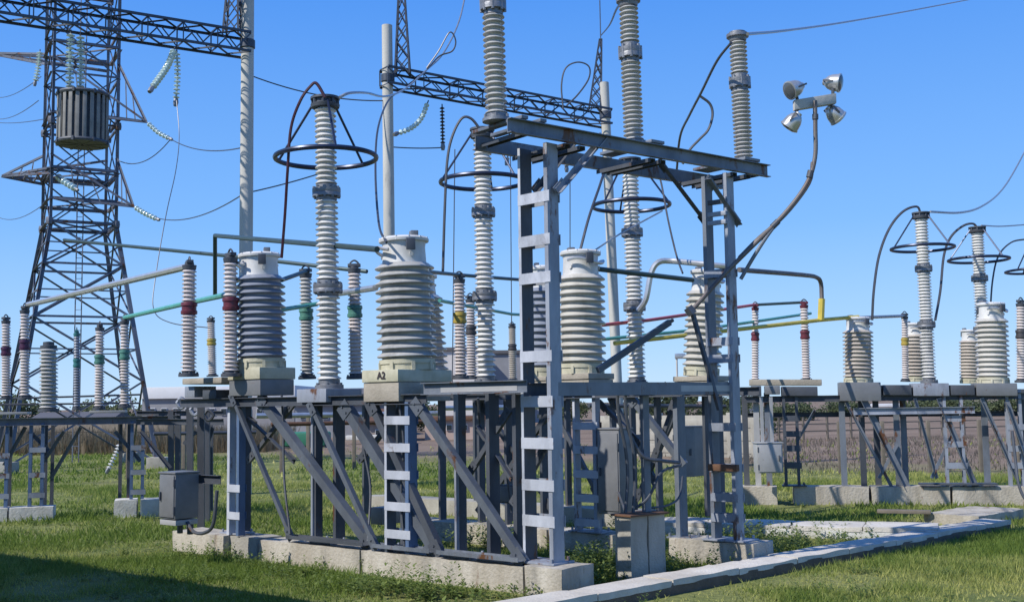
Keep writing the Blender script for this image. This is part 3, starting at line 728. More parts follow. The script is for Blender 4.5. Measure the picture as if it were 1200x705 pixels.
# ---------------------------------------------------------------- floodlights on their bent mast
fd=LF.y-.15
fm=thing('floodlight_mast','bent brown pipe mast clamped to the far gantry leg and carrying four floodlights','floodlight mast',tuple(V(868,3.6,fd)))
def FP(x,y,dd=0): return P(x,y,fd+dd)
MB().tube(spline([FP(812,362,-.1),FP(850,320),FP(880,290),FP(918,252),FP(945,216),FP(955,185),FP(955.5,150),FP(955,118)],6),.030,10).build('mast_pipe',M['pipe_brown'],fm)
MB().tube(spline([FP(868,327,.05),FP(885,298),FP(905,268),FP(935,232)],5),.026,9).build('stay_pipe',M['steel'],fm)
MB().tube(spline([FP(866,302,.05),FP(890,278),FP(920,252),FP(948,215),FP(952,190)],5),.024,9).build('stay_pipe',M['pipe_brown'],fm)
for q_,w_ in ((FP(905,266),FP(912,259)),(FP(948,208),FP(950,200)),(FP(955.4,140),FP(955.4,134))): MB().tube([q_,w_],.042,10).build('clamp_band',M['steel_dark'],fm)
MB().bar(FP(812,368,-.1),FP(843,480,-.05),.05,.05,Pb).build('stay_bar',M['steel_dark'],fm)
MB().bar(FP(812,368,-.14),FP(806,360,-.14),.09,.09,Pb).build('pipe_clamp',M['steel_dark'],fm)
cb=MB(); cb.cbox((FP(930,124)+FP(979,116,.25))/2,(FP(979,116,.25)-FP(930,124))/2,Y*.05,Z*.07,.01); cb.build('cross_arm',M['concrete_pole'],fm)
def flood(px,py,dd,dirv,lab,first=None):
    if first is None:
        o=thing('floodlight','','floodlight'); 
        MB().lathe([(.03,-.25),(.07,-.245),(.085,-.20),(.10,-.19),(.15,-.13),(.185,-.05),(.20,.05),(.205,.11),(.22,.115),(.22,.15),(.19,.16)],24).build('housing',M['lamp_shell'],o)
        MB().lathe([(.2,.14),(.19,.165),(.13,.19),(.02,.20)],24).build('lamp_glass',M['lamp_glass'],o)
        b=MB(); b.bar(v3(.21,0,.02),v3(.21,0,-.2),.04,.012,Y); b.bar(v3(-.21,0,.02),v3(-.21,0,-.2),.04,.012,Y); b.bar(v3(-.21,0,-.2),v3(.21,0,-.2),.04,.012,Y); b.build('bracket',M['steel_dark'],o)
    else: o=copy_tree(first)
    o.location=FP(px,py,dd); o.rotation_mode='QUATERNION'; o.rotation_quaternion=Vector(dirv).to_track_quat('Z','Y'); o.scale=(.60,)*3
    tag(o,lab,'floodlight','floodlights on the bent mast'); return o
L1=flood(931,104,-.05,(-.75,-.3,-.35),'upper left floodlight of the four on the bent mast')
L2=flood(929,143,-.05,(-.55,.3,-.75),'lower left floodlight of the four on the bent mast',L1)
L3=flood(977,97,.3,(.85,-.45,-.2),'upper right floodlight of the four on the bent mast',L1)
L4=flood(978,134,.3,(.75,.2,-.75),'lower right floodlight of the four on the bent mast',L1)
for px,py,qx,qy,d in ((935,120,933,110,0),(935,126,932,136,0),(976,112,976,104,.25),(974,120,975,128,.25)):
    MB().tube([FP(px,py,d),FP(qx,qy,d)],.022,6).build('lamp_stem',M['steel_dark'],fm)

# ---------------------------------------------------------------- cabinets
def cabinet(c, hx, hy, hz, m, label, group=None, feet=True, name='control_cabinet'):
    t=thing(name,label,'cabinet',(c.x,c.y,c.z-hz),group)
    MB().cbox(c,hx,hy,Z*hz,.012).build('body',M[m],t)
    n=-hy.normalized(); u=hx.normalized()
    MB().cbox(c+n*(hy.length+.008),hx*.9,hy.normalized()*.008,Z*hz*.92,.005).build('door',M[m],t)
    for kz in (-.6,.6): MB().lathe([(.014,-.05),(.014,.05)],8,c+n*(hy.length+.012)-u*hx.length*.93+Z*hz*kz).build('hinge',M['steel_dark'],t)
    hd=MB(); hd.cbox(c+n*(hy.length+.03)+u*hx.length*.7,u*.012,n*.012,Z*.06,.004); hd.build('handle',M['steel_dark'],t)
    MB().cbox(c+Z*(hz+.012),hx*1.08,hy*1.08,Z*.012,.004).build('lid',M[m],t); return t
c=P(210,580,16.3)
k=cabinet(c,A*.19,Pp*.19,.31,'cabinet','grey steel cabinet on striped feet by the left end of the nearest foundation')
MB().cbox(c-Z*.36,A*.19,Pp*.18,Z*.035,.005).build('stand',M['cabinet_pale'],k)
for s in(-1,1): MB().cbox(c-Z*.46+A*.12*s+Pp*.1,A*.03,Pp*.03,Z*.08,.005).build('foot',M['steel_dark'],k)
MB().channel(c+Pp*.25-A*.1+Z*.22,c+Pp*.25-A*.62+Z*.22,.12,.05,.008,Z,1).build('mounting_arm',M['steel_dark'],k)
MB().tube(spline([c-Z*.36-A*.2,c-Z*.48-A*.35,c-Z*.48-A*.6,c-Z*.35-A*.8,c+Z*.1-A*.88]),.025,8).build('cable_pipe',M['steel_dark'],k)
q=rt(1,714,.0,1.25); q.z=1.25
cabinet(q+Pp*.15-Z*.05,A*.19,Pp*.17,.60,'cabinet','tall dark grey cabinet hung beside the pale ladder leg')
cabinet(P(808,529,21),X*.20+Y*.05,Pp*.18,.44,'cabinet','grey cabinet on the far frame seen left of the far gantry leg')
cR=P(900,536,24.0); kr=cabinet(cR,X*.26,Y*.2,.30,'cabinet_pale','pale grey cabinet hung on the left end of the right-hand bay')
for s in (-1,1): MB().bar(cR+X*.1*s+Z*.3,cR+X*.1*s+Z*1.25,.06,.05,X).build('hanger',M['cabinet_pale'],kr)
b2=P(452,603,18.2); MB().cbox(b2,A*.13,Pp*.2,Z*.13,.01).one('junction_box',M['cabinet'],'small grey junction box on the second foundation row behind the ladder leg','box')
# ---------------------------------------------------------------- trench covers
def strip(a,b,wv,h,n,label,group,m='concrete'):
    for i in range(n):
        p=a.lerp(b,i/n); q=a.lerp(b,(i+1)/n); g_=(b-a).normalized()*.005
        p=p+g_; q=q-g_; jz=random.uniform(-.012,.010)
        mb=MB(); mb.rbox((p+q)/2+wv/2+Z*(h-.035+jz),(q-p)/2,wv/2,Z*.04,.012,.12)
        mb.one('trench_cover',M[m],label,'trench cover',group)
K0=G(600,713,.17); K1=G(1185,608,.17)
K0.z=K1.z=0; Kd=(K1-K0).normalized(); Kn=Vector((-Kd.y,Kd.x,0))
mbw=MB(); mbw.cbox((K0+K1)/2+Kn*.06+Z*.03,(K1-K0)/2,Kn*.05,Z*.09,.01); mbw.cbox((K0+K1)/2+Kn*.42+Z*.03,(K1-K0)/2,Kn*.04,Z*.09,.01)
mbw.one('trench_wall',M['concrete_shaded'],'low concrete trench wall under the diagonal row of cover slabs','wall')  # dark colour stands for the shaded side
strip(K0,K1,Kn*.46,.17,9,'weathered concrete cover slab in the diagonal row across the right foreground','cover slabs of the diagonal trench','concrete_pale')
J0=G(765,611,.2); J1=G(1100,619,.2); J0.z=J1.z=0; Jd=(J1-J0).normalized(); Jn=Vector((-Jd.y,Jd.x,0))
mbw=MB(); mbw.cbox((J0+J1)/2+Jn*.06+Z*.05,(J1-J0)/2,Jn*.05,Z*.085,.01)
mbw.one('trench_wall',M['concrete_white'],'pale side wall of the trench that joins the diagonal one','wall')  # white colour stands for the sunlit side of this wall
strip(J0,J1,Jn*.9,.20,4,'weathered concrete cover slab in the row joining the diagonal trench','cover slabs of the joining trench','concrete_pale')
c=G(1060,612,.0); MB().cbox(c+Z*.2-Jn*.05,Jd*.45,Jn*.1,Z*.03,.01).one('fallen_plank',M['timber'],'dark plank lying where the two trench rows meet','plank')
c=G(1175,612,.0); MB().rbox(c+Z*.08+Kn*.5,Kd*.9,Kn*.5,Z*.1,.02).one('trench_end_slab',M['concrete_warm'],'broad concrete slab at the far end of the diagonal trench','slab')

# ---------------------------------------------------------------- right-hand bay
r0=G(876,591,0); r1=G(1200,592,0); RD=(r1-r0).normalized(); RN=Vector((-RD.y,RD.x,0)); rl=r0
def RP(px,off=0,z=None,py=500):
    q=PL(rl+RN*off,RD,px,py)
    return V(px,z,q.y) if z is not None else q
RF='concrete foundation blocks of the right-hand bay'
for a,b,l in ((862,912,'left end foundation block of the right-hand bay, under the pale cabinet'),(930,1020,'shadowed foundation block of the right-hand bay, second from its left end'),(1021,1115,'foundation block under the left arrester of the right-hand bay'),(1116,1235,'foundation block at the right edge of the right-hand bay')):
    p=RP(a,0,0); q=RP(b,0,0); p.z=q.z=0; mb=MB(); mb.rbox((p+q)/2+RN*.3+Z*.16,(q-p)/2-RD*.01,RN*.3,Z*.22,.012,.16); mb.one('foundation_block',M['concrete_warm'],l,'foundation',RF)
fr=thing('steel_support_frame','long steel support frame of the right-hand bay with ladder legs and leaning braces','support frame',tuple(RP(1050,0,0)))
zc=RP(1040,0,None,455).z; ZR=.38
def rbar(px0,y0,px1,y1,w=.09,off0=.05,off1=.1,m='steel',nm='brace'):
    MB().angle(RP(px0,off0,None,y0),RP(px1,off1,None,y1),w,.009,RD,1).build(nm,M[m],fr)
def rcap(px0,px1,y0,y1,m,lp=.6):
    p=RP(px0,-.05,None,y0); q=RP(px1,-.05,None,y0); z1=RP(px0,-.05,None,y1).z; mb=MB(); c=(p+q)/2+RN*lp/2; c.z=(p.z+z1)/2
    mb.cbox(c,(q-p)/2,RN*lp/2,Z*(p.z-z1)/2,.012); mb.build('cap_box',M[m],fr)
for px0,px1,y0,y1,m in ((878,963,445,452,'slab'),(880,892,452,464,'steel_dark'),(896,914,452,462,'cabinet'),(916,958,453,464,'steel_dark'),(984,1032,448,470,'cabinet'),(1070,1112,449,464,'steel_pale'),(1144,1192,449,464,'cabinet'),(1035,1068,451,463,'steel_dark'),(1114,1142,451,463,'steel_dark')): rcap(px0,px1,y0,y1,m)
for off in (.1,.55):
    a=RP(872,off,None,468); b=RP(1250,off,None,468); b.z=a.z; MB().channel(a,b,.13,.06,.009,Z,1).build('long_beam',M['steel_dark'],fr)
a=RP(1000,.0,None,482); b=RP(1142,.0,None,480); MB().channel(a,b,.14,.06,.009,Z,1).build('tie_beam',M['steel_pale'],fr)
a=RP(872,.6,None,486); b=RP(1250,.6,None,484); MB().channel(a,b,.10,.06,.009,Z,1).build('tie_beam',M['steel_dark'],fr)
def rladder(px0,px1,ys,m0,m1,off=.1):
    b0,b1=RP(px0,off,ZR),RP(px1,off,ZR); ladder(fr,b0,b1,zc-.05,[RP((px0+px1)/2,off,None,y).z for y in ys],m0,m1,.13,m0,.12)
rladder(923,938,(490,508,525,545),'steel_dark','steel_dark'); rladder(1112,1132,(490,520,545),'steel_pale','steel_pale'); rladder(1186,1201,(500,525,545),'steel_pale','steel_pale',.15)
for px,o_,m in ((889,.2,'cabinet_pale'),(902,.2,'steel'),(876,.3,'steel_dark'),(990,.2,'steel'),(1013,.15,'steel_dark'),(1030,.3,'steel_dark'),(1054,.2,'steel'),(1062,.4,'steel'),(1158,.3,'steel'),(1205,.4,'steel_dark')): leg(fr,RP(px,o_,ZR if px>885 else .1),zc-.05,.12,.06,m,RD)
for a in ((990,468,1046,572,.07),(1012,468,1064,572,.14),(1072,466,1098,560,.07),(1100,466,1145,574,.12),(1150,466,1192,560,.09),(1092,560,1116,510,.06),(1030,560,1052,520,.06),(1180,470,1215,570,.1),(955,480,935,515,.06)): rbar(*a)
MB().cbox(RP(1122,.05,.43,570)*1.0,RD*.75,RN*.14,Z*.02,.006).build('sole_channel',M['steel_dark'],fr)
baseplate(fr,RP(931,.15,ZR),RD*.25,RN*.2,'steel_dark')
MB().tube(spline([RP(1186,-.06,1.5),RP(1190,-.2,.9),RP(1193,-.35,.5),RP(1200,-.45,.2),RP(1212,-.5,.02)]),.03,7).build('cable_pipe',M['steel_dark'],fr)

# ---------------------------------------------------------------- left-hand disconnector
lf=thing('steel_support_frame','low blue-lit steel frame of the left-hand disconnector with ladder legs','support frame',tuple(G(90,600,0)))
l0_=G(-20,612,0); l1_=G(195,604,0); LD=(l1_-l0_).normalized(); LNn=Vector((-LD.y,LD.x,0))
def LP(px,off=0,z=None,py=500):
    q=PL(l0_+LNn*off,LD,px,py); return V(px,z,q.y) if z is not None else q
for off,y,m in ((.0,493,'steel'),(.6,493,'steel_dark')):
    a=LP(-30,off,None,y); b=LP(205,off,None,y); b.z=a.z=(a.z+b.z)/2; MB().channel(a,b,.15,.07,.009,Z,1).build('long_beam',M[m],lf)
a=LP(-30,.3,None,468); b=LP(165,.3,None,462); MB().tube([a,b],.02,6).build('operating_rod',M['steel_dark'],lf)
a=LP(-30,.3,None,474); b=LP(165,.3,None,472); MB().tube([a,b],.02,6).build('operating_rod',M['steel_dark'],lf)
zl=LP(60,0,None,495).z
for px0,px1,zs in ((-6,8,(.5,.9,1.3)),(36,50,(.5,.9,1.4)),(155,168,(.5,.9,1.4))):
    b0,b1=LP(px0,.05,.2),LP(px1,.05,.2); ladder(lf,b0,b1,zl,zs,'steel_blue','steel_blue',.12,'steel_pale',.1)
for px,o_ in ((10,.5),(52,.5),(140,.6),(150,.4),(60,.9)): leg(lf,LP(px,o_,.1),zl,.07,.05,'steel_dark',LD)
for a in ((30,500,5,545),(75,505,48,545),(35,505,60,530),(135,505,165,540),(95,500,60,560)): MB().angle(LP(a[0],.2,None,a[1]),LP(a[2],.25,None,a[3]),.07,.009,LD,1).build('brace',M['steel'],lf)
for px0,px1,y0,y1 in ((-5,30,484,490),(108,146,482,488)):
    a=LP(px0,.0,None,y0);b=LP(px1,.5,None,y0); MB().cbox((a+b)/2,LD*.35,LNn*.3,Z*.025,.008).build('cap_plate',M['cabinet_pale'],lf)
LGf='white concrete feet of the left-hand frame'
for a,b,y,l in ((-12,8,605,'white concrete foot cut by the left edge of the view'),(10,62,608,'long white concrete foot under the left ladder leg'),(133,160,598,'squarish white concrete foot under the right ladder leg of the left-hand frame'),(164,190,600,'smaller white concrete foot next to the squarish one')):
    p=LP(a,-.12,0,600);q=LP(b,-.12,0,600); p.z=q.z=0; h=.28 if a<100 else .36; mb=MB(); mb.rbox((p+q)/2+LNn*.25+Z*(h/2-.05),(q-p)/2,LNn*.25,Z*(h/2+.05),.015); mb.one('concrete_footing',M['concrete_white'],l,'foundation',LGf)
# frame behind, between left group and main bay
lb=thing('steel_support_frame','dark steel frame in the gap between the left-hand disconnector and the tan slab','support frame',tuple(P(215,590,19)))
for px,d,y1 in ((200,23.5,480),(208,23.5,480),(222,20,468),(235,19,470),(242,22,480),(246,24,490)):
    b=V(px,0,d); tp=P(px,y1,d); MB().channel(b,tp,.11,.06,.009,X,1).build('leg',M['steel_dark'],lb)
MB().channel(P(160,494,23.4),P(262,494,22.4),.12,.06,.009,Z,1).build('long_beam',M['steel_dark'],lb)
MB().channel(P(160,484,24),P(262,484,23),.10,.06,.009,Z,1).build('long_beam',M['steel_dark'],lb)
for a in ((166,505,200,548),(250,500,235,545),(215,520,245,490)): MB().angle(P(a[0],a[1],23),P(a[2],a[3],23),.07,.008,X,1).build('brace',M['steel_dark'],lb)
for i,(px,y) in enumerate(((212,472),(228,480),(244,486))):
    q=MB().tube(spline([P(px-5,y,19.5),P(px,y-6,19.5),P(px+6,y,19.5),P(px,y+6,19.5),P(px-5,y,19.5)],4),.03,6); q.build('linkage',M['steel_pale' if i<2 else 'steel_dark'],lb)

# ---------------------------------------------------------------- bus tubes
def tube_thing(name,pts,r,m,label,cat='bus tube',group=None,smooth=0,n=8):
    pts=spline(pts,smooth) if smooth else pts
    return MB().tube(pts,r,n).one(name,M[m],label,cat,group)
tube_thing('bus_tube',[P(33,357,22),P(221,312,17.2)],.055,'tube_pale','long bright bus tube sloping up from the left-hand posts to the red-banded post')
tube_thing('bus_tube',[P(146,372,22.8),P(215,356,20),P(271,344,17.2)],.045,'tube_green','pale green bus tube from the rightmost green-banded post to the red-banded posts')
tube_thing('bus_tube',[P(75,281,30),P(270,300,24),P(430,318,22)],.04,'tube_dark','long dark bus tube running level behind the blue-grey transformer')
tube_thing('bus_tube',[P(252,345,22),P(252,276,21),P(442,292,15)],.04,'tube_dark','dark green bus tube bent at a right angle above the red-banded posts')
tube_thing('bus_tube',[P(330,328,17.2),P(358,318,18.3)],.035,'tube_dark','short dark bus tube from the blue-grey transformer to a green-banded post')
tube_thing('bus_tube',[P(322,364,17.2),P(360,358,18.3),P(372,356,18.4)],.035,'tube_green','short green bus tube left of the nearest ringed arrester')
tube_thing('bus_tube',[P(395,344,18),P(440,337,15.6)],.045,'tube_pale','short bright bus tube into the left side of the biggest transformer')
tube_thing('bus_tube',[P(498,318,17),P(538,322,19.3),P(640,330,22)],.03,'tube_dark','thin dark bus tube through the yellow-banded post')
tube_thing('bus_tube',[P(515,352,19),P(600,368,24),P(640,370,26)],.03,'tube_green','thin green bus tube behind the second ringed arrester')
tube_thing('bus_tube',[P(700,315,17.4),P(812,328,18.3)],.04,'tube_dark','dark bus tube between the cream transformers')
tube_thing('bus_tube',[P(703,381,20),P(760,375,21),P(885,357,24.8)],.032,'tube_red','red bus tube passing behind the gantry')
tube_thing('bus_tube',[P(700,398,21),P(820,386,23),P(950,367,27)],.032,'tube_green','green bus tube running to the right-hand bay below the red one')
tube_thing('bus_tube',[P(720,402,20),P(880,384,22),P(960,375,24),P(1006,371,24.6)],.04,'tube_yellow','yellow bus tube running to the tan transformer')
tube_thing('bus_pipe',[P(748,364,19.6),P(757,350,19.5),P(763,320,19.5),P(772,307,19.5),P(790,306,19.5),P(830,310,19),P(860,313,19)],.05,'tube_pale','bright bent pipe over the cream transformer behind the far gantry leg','bus tube',None,4)
tube_thing('bus_pipe',[P(866,316,20),P(940,322,23),P(957,325,23.8),P(962,332,24),P(963,350,24)],.045,'pipe_brown','brown bent pipe dropping to the yellow bus tube','bus tube',None,3)
tube_thing('bus_drop',[P(963,350,24),P(962,375,24)],.07,'tube_yellow','short thick yellow drop joining the bent pipe to the bus tube')
tube_thing('bus_tube',[P(885,357,24.8),P(943,354,24.8)],.03,'tube_dark','thin dark bar between the two red-topped posts')
tube_thing('bus_tube',[P(1006,372,24.6),P(1060,370,26.8)],.035,'wire_pale','short grey bar from the tan transformer to the yellow-banded post')

# ---------------------------------------------------------------- cables and wires
def wire(pts,r,m,label,name='wire',smooth=6,group=None,cat='wire'):
    return MB().tube(spline(pts,smooth),r,6).one(name,M[m],label,cat,group)
wire([P(330,302,16.2),P(334,250,16),P(337,200,15.8),P(341,150,15.7),P(352,118,15.6),P(364,101,15.6),P(371,98,15.6),P(381,114,15.6)],.022,'cable_maroon','thick maroon cable arching from the blue-grey transformer to the nearest arrester top','cable')
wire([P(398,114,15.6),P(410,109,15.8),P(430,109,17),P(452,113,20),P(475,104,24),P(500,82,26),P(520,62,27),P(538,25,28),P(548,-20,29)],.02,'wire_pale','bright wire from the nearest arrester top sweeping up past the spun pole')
wire([P(453,284,15),P(444,262,16),P(440,200,18),P(443,150,20),P(455,118,23),P(470,106,24)],.018,'wire','thin dark wire hanging down to the biggest transformer head')
wire([P(500,82,26),P(515,66,26.5),P(530,60,26.5),P(534,48,26.5),P(527,38,26.5),P(514,60,26.5),P(500,80,26.5)],.018,'wire','looped wire end beside the lattice spike')
wire([P(519,318,17.5),P(521,250,17.5),P(524,190,17.5),P(530,160,17.5),P(541,139,17.5),P(552,139,17.5),P(563,152,17.5)],.022,'wire','dark cable rising to the second arrester below the gantry end')
wire([P(680,293,17.2),P(690,255,17.5),P(702,220,18),P(709,200,18.5),P(716,190,19.5)],.022,'wire','dark cable from the cream transformer head up to the third arrester')
wire([P(660,128,30),P(658,100,30),P(663,80,30),P(677,73,30),P(690,78,30),P(690,92,30),P(678,110,30),P(664,124,30)],.022,'wire','looped wire standing above the gantry rail left of the lattice spike')
wire([P(704,42,36),P(714,30,28),P(722,12,20),P(728,4,16)],.02,'wire','wire curving from the lattice spike to the middle gantry post')
wire([P(857,50,15.6),P(840,72,16),P(822,108,17),P(808,135,18),P(797,160,19),P(793,200,20)],.02,'wire','thin wire dropping from the far gantry post past the rail')
wire([P(821,113,17),P(832,122,17),P(835,135,17),P(830,152,17),P(820,163,17),P(808,176,17),P(800,192,17)],.02,'wire','short curled wire hanging beside the dropping wire')
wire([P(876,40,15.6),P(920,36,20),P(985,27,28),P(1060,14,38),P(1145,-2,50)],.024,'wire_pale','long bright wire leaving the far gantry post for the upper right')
wire([P(768,192,19.8),P(775,215,19.5),P(783,258,19.2),P(793,300,19),P(800,320,18.6)],.016,'wire','thin wire slanting from the third arrester to the cream transformer')
wire([P(690,298,17.3),P(725,275,18),P(776,247,19)],.014,'wire_pale','thin pale wire rising from the cream transformer past the third arrester')
wire([P(1022,375,25),P(1024,340,25),P(1030,300,25.1),P(1042,268,25.2),P(1058,248,25.2),P(1074,242,25.2),P(1079,250,25.2)],.028,'wire','dark cable arching from the tan transformer to the tallest right-hand arrester')
wire([P(1096,375,26),P(1102,340,26.2),P(1106,300,26.4),P(1114,278,26.5),P(1128,265,26.5),P(1140,262,26.5),P(1146,268,26.5)],.028,'wire','dark cable arching up to the second right-hand arrester')
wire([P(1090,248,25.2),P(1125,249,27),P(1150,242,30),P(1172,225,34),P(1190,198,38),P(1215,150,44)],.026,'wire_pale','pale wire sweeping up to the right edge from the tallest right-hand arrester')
wire([P(1160,375,26.8),P(1163,330,26.8),P(1170,300,27),P(1185,284,27.4),P(1203,280,27.5)],.02,'wire','thin cable arching to the arrester at the right edge')
wire([P(1150,264,26.5),P(1175,265,28),P(1215,262,30)],.016,'wire_pale','faint pale wire level with the second right-hand arrester top')
wire([P(207,118,27.5),P(210,160,27),P(206,200,26),P(195,250,24.5),P(183,320,23.5),P(180,362,23),P(200,378,22),P(246,384,21.5)],.010,'wire','faint wire drooping from the vertical glass string')
for i,(a,b,d0,d1,s,l) in enumerate((((200,163),(288,172),42,29.7,.25,'faint distant line wire level with the tower right arm'),((186,256),(287,226),42,29.7,.3,'faint line wire rising right from the lower tower arm'),((135,186),(200,163),44,42,.5,'faint line wire sagging behind the tower'),((-20,108),(48,90),80,44,.6,'faint line wire left of the tower top arm'),((-20,132),(45,118),80,44,.6,'faint line wire left of the tower, second one down'),((-20,140),(50,140),80,44,.2,'faint level line wire left of the line trap'),((-20,238),(60,232),80,44,1,'faint line wire at the far left below the tower arms'),((292,88),(453,118),29.6,32.2,.2,'very faint distant wire behind the nearest arrester'),((379,202),(289,226),30.5,29.7,.03,'very faint distant wire behind the left pole'),((455,172),(519,173),32.3,33.2,.03,'faint level wire below the curved glass string'))):
    MB().tube(sagline(P(a[0],a[1],d0),P(b[0],b[1],d1),s),.018,5).one('line_wire',M['wire'],l,'wire')
for i,(a,b,d0,d1,l) in enumerate((((598,170),(600,452),33,33,'thin vertical wire left of the near gantry leg'),((668,200),(668,300),33,33,'thin vertical wire behind the cream transformer head'),((533,175),(530,452),31,31,'thin vertical wire under the glass string at the second truss'))):
    MB().tube([P(*a,d0),P(*b,d1)],.015,5).one('drop_wire',M['wire'],l,'wire')

# ---------------------------------------------------------------- pipes, boxes and cables under the platforms
for pts,r,m,l in (([P(300,487,22),P(520,484,24)],.05,'tube_pale','long pale pipe running level behind the leaning braces'),
                  ([P(318,497,24),P(520,493,26)],.045,'rust','long rusty pipe under the pale pipe behind the leaning braces'),
                  ([P(520,478,24),P(660,476,26)],.05,'tube_pale','pale pipe running level behind the near gantry leg'),
                  ([P(180,508,26),P(300,506,27)],.04,'steel_dark','dark pipe behind the tan slab stand'),
                  ([P(690,475,24),P(850,476,26)],.045,'steel_dark','dark pipe running level behind the tall concrete pier')):
    MB().tube(pts,r,8).one('service_pipe',M[m],l,'pipe')
for px,py,d,hx,hz,l in ((598,578,16.6,.13,.13,'dark junction box low behind the near gantry leg'),(742,520,17.0,.10,.14,'dark junction box behind the tall concrete pier'),(333,483,19,.10,.10,'small junction box under the blue-grey transformer')):
    t=thing('junction_box',l,'box',tuple(P(px,py,d)-Z*hz)); c=P(px,py,d); MB().cbox(c,A*hx,Pp*.09,Z*hz,.01).build('body',M['steel_dark'],t); MB().cbox(c-Pp*.096,A*hx*.85,Pp*.006,Z*hz*.85,.004).build('lid',M['cabinet'],t)
for k,pts in enumerate(([P(330,462,16.6),P(332,500,16.6),P(333,560,16.5),P(340,625,16.3)],[P(468,474,15),P(473,520,15),P(470,580,15),P(474,640,14.9)],[P(430,474,15.6),P(426,520,15.6),P(434,570,15.5),P(431,634,15.3)],[P(560,466,15),P(566,510,15.2),P(590,540,15.3),P(600,600,15.4)],[P(622,470,14.5),P(612,520,14.6),P(618,580,14.6),P(606,640,14.4)],[P(720,470,17.4),P(728,500,17.3),P(722,560,17.2),P(735,606,15)])):
    lab=['dark cable hanging under the blue-grey transformer','dark cable inside the ladder leg of the nearest frame','dark cable hanging just left of the nearest ladder leg','dark cable looping between the dark legs left of the gantry','dark cable dropping beside the near gantry leg','dark cable dropping to the tall concrete pier'][k]
    MB().tube(spline(pts,6),.018,6).one('hanging_cable',M['steel_dark'],lab,'cable')
# ---------------------------------------------------------------- lattice tower
TD=44.0
tb=V(87,0,TD)
tw=thing('lattice_tower','big dark lattice steel tower with pointed cross arms at the left','tower',tuple(tb))
ang=[math.atan2(-.45,-1.43)+k*PI/2 for k in range(4)]
angs=[math.atan2(.45,-1.43),math.atan2(-1.43,-.43),math.atan2(-.45,1.43),math.atan2(1.43,.43)]  # left, front, right, back
z_k=V(84,0,TD).z; zkink=PL(Vector((0,TD,0)),X,84,266).z; ztop=27.0
def tr(z): return 1.70 if z>=zkink else 1.70+(zkink-z)/zkink*2.0
def tc(k,z):
    r=tr(z); return tb+v3(r*math.cos(angs[k]),r*math.sin(angs[k]),z)
lmats=['tower_steel','tower_steel','tower_steel','tower_steel']
for k in range(4):
    mb=MB(); w=.16
    mb.angle(tc(k,-.1),tc(k,zkink),.15,.014,v3(math.cos(angs[k]+.8),math.sin(angs[k]+.8),0)); mb.angle(tc(k,zkink),tc(k,ztop),.11,.012,v3(math.cos(angs[k]+.8),math.sin(angs[k]+.8),0))
    for z in ([zkink]+[zkink+1.9*i for i in (2,5)]):
        mb.lathe([(.13,-.13),(.15,0),(.13,.13)],6,tc(k,z))
    mb.build('leg',M['tower_steel'],tw)
levels=[0.2]; 
lowlv=[.2,3.2,5.6,7.6,zkink]; up=[zkink+i*1.9 for i in range(0,10)]
lv=lowlv+up[1:]
for k in range(4):
    k2=(k+1)%4; mb=MB()
    for i in range(len(lv)-1):
        a,b=lv[i],lv[i+1]; n=tb-tc(k,a).lerp(tc(k2,a),.5)
        sd=(tc(k2,a)-tc(k,a)).normalized()
        wd_=.07 if i<4 else .05; mb.angle(tc(k,a),tc(k2,b),wd_,.008,sd); mb.angle(tc(k2,a),tc(k,b),wd_,.008,sd)
        if i<4:
            m1=tc(k,a).lerp(tc(k2,b),.5); mb.angle(tc(k,(a+b)/2),m1,.05,.007,Z); mb.angle(tc(k2,(a+b)/2),m1,.05,.007,Z)
        if i>=1: mb.angle(tc(k,b),tc(k2,b),.08,.009,Z)
    mb.build('side_bracing',M['tower_steel'],tw)
def arm(tip,zlo,zhi,ks):
    mb=MB()
    for k in ks:
        mb.angle(tc(k,zlo),tip,.10,.012,Z); mb.angle(tc(k,zhi),tip,.08,.01,Z)
        for s in (.3,.6): mb.angle(tc(k,zlo).lerp(tip,s),tc(k,zhi).lerp(tip,s*.8),.045,.007,X)
    a,b=ks
    for s in (0,.25,.5,.75): mb.angle(tc(a,zlo).lerp(tip,s),tc(b,zlo).lerp(tip,min(1,s+.25)),.05,.007,Z); mb.angle(tc(b,zlo).lerp(tip,s),tc(a,zlo).lerp(tip,s),.05,.007,Z)
    mb.build('cross_arm',M['tower_steel'],tw)
def zy(y): return PL(Vector((0,TD,0)),X,84,y).z
def plat(z):
    mb=MB()
    for k in range(4): mb.angle(tc(k,z),tc((k+1)%4,z),.12,.012,Z)
    mb.angle(tc(0,z),tc(2,z),.07,.009,Z); mb.angle(tc(1,z),tc(3,z),.07,.009,Z); mb.build('arm_frame',M['tower_steel'],tw)
tipsR=[P(172,143,TD-1),P(157,242,TD-1)]; tipsL=[P(-14,62,TD+1),P(2,206,TD+1)]
arm(tipsR[0],zy(143),zy(80),(2,1)); arm(tipsR[1],zy(240),zy(190),(2,1)); arm(tipsL[0],zy(70),zy(58),(0,3)); arm(tipsL[1],zy(206),zy(178),(0,3)); arm(P(2,206,TD-.5),zy(212),zy(206),(0,1))
for y in (143,205,240,266,62): plat(zy(y))
# ladder-like inner column
mb=MB()
for dx in (-.12,.12): mb.bar(tb+v3(dx,.1,.2),tb+v3(dx,.1,ztop-6),.035,.03,X)
for i in range(50): mb.bar(tb+v3(-.12,.1,.4+.4*i),tb+v3(.12,.1,.4+.4*i),.018,.018,Y)
mb.build('climbing_ladder',M['tower_steel'],tw)
for k in range(4):
    c=tc(k,0); c.z=0; MB().cbox(c+Z*.15,X*.35,Y*.35,Z*.25,.03).build('footing',M['concrete'],tw)

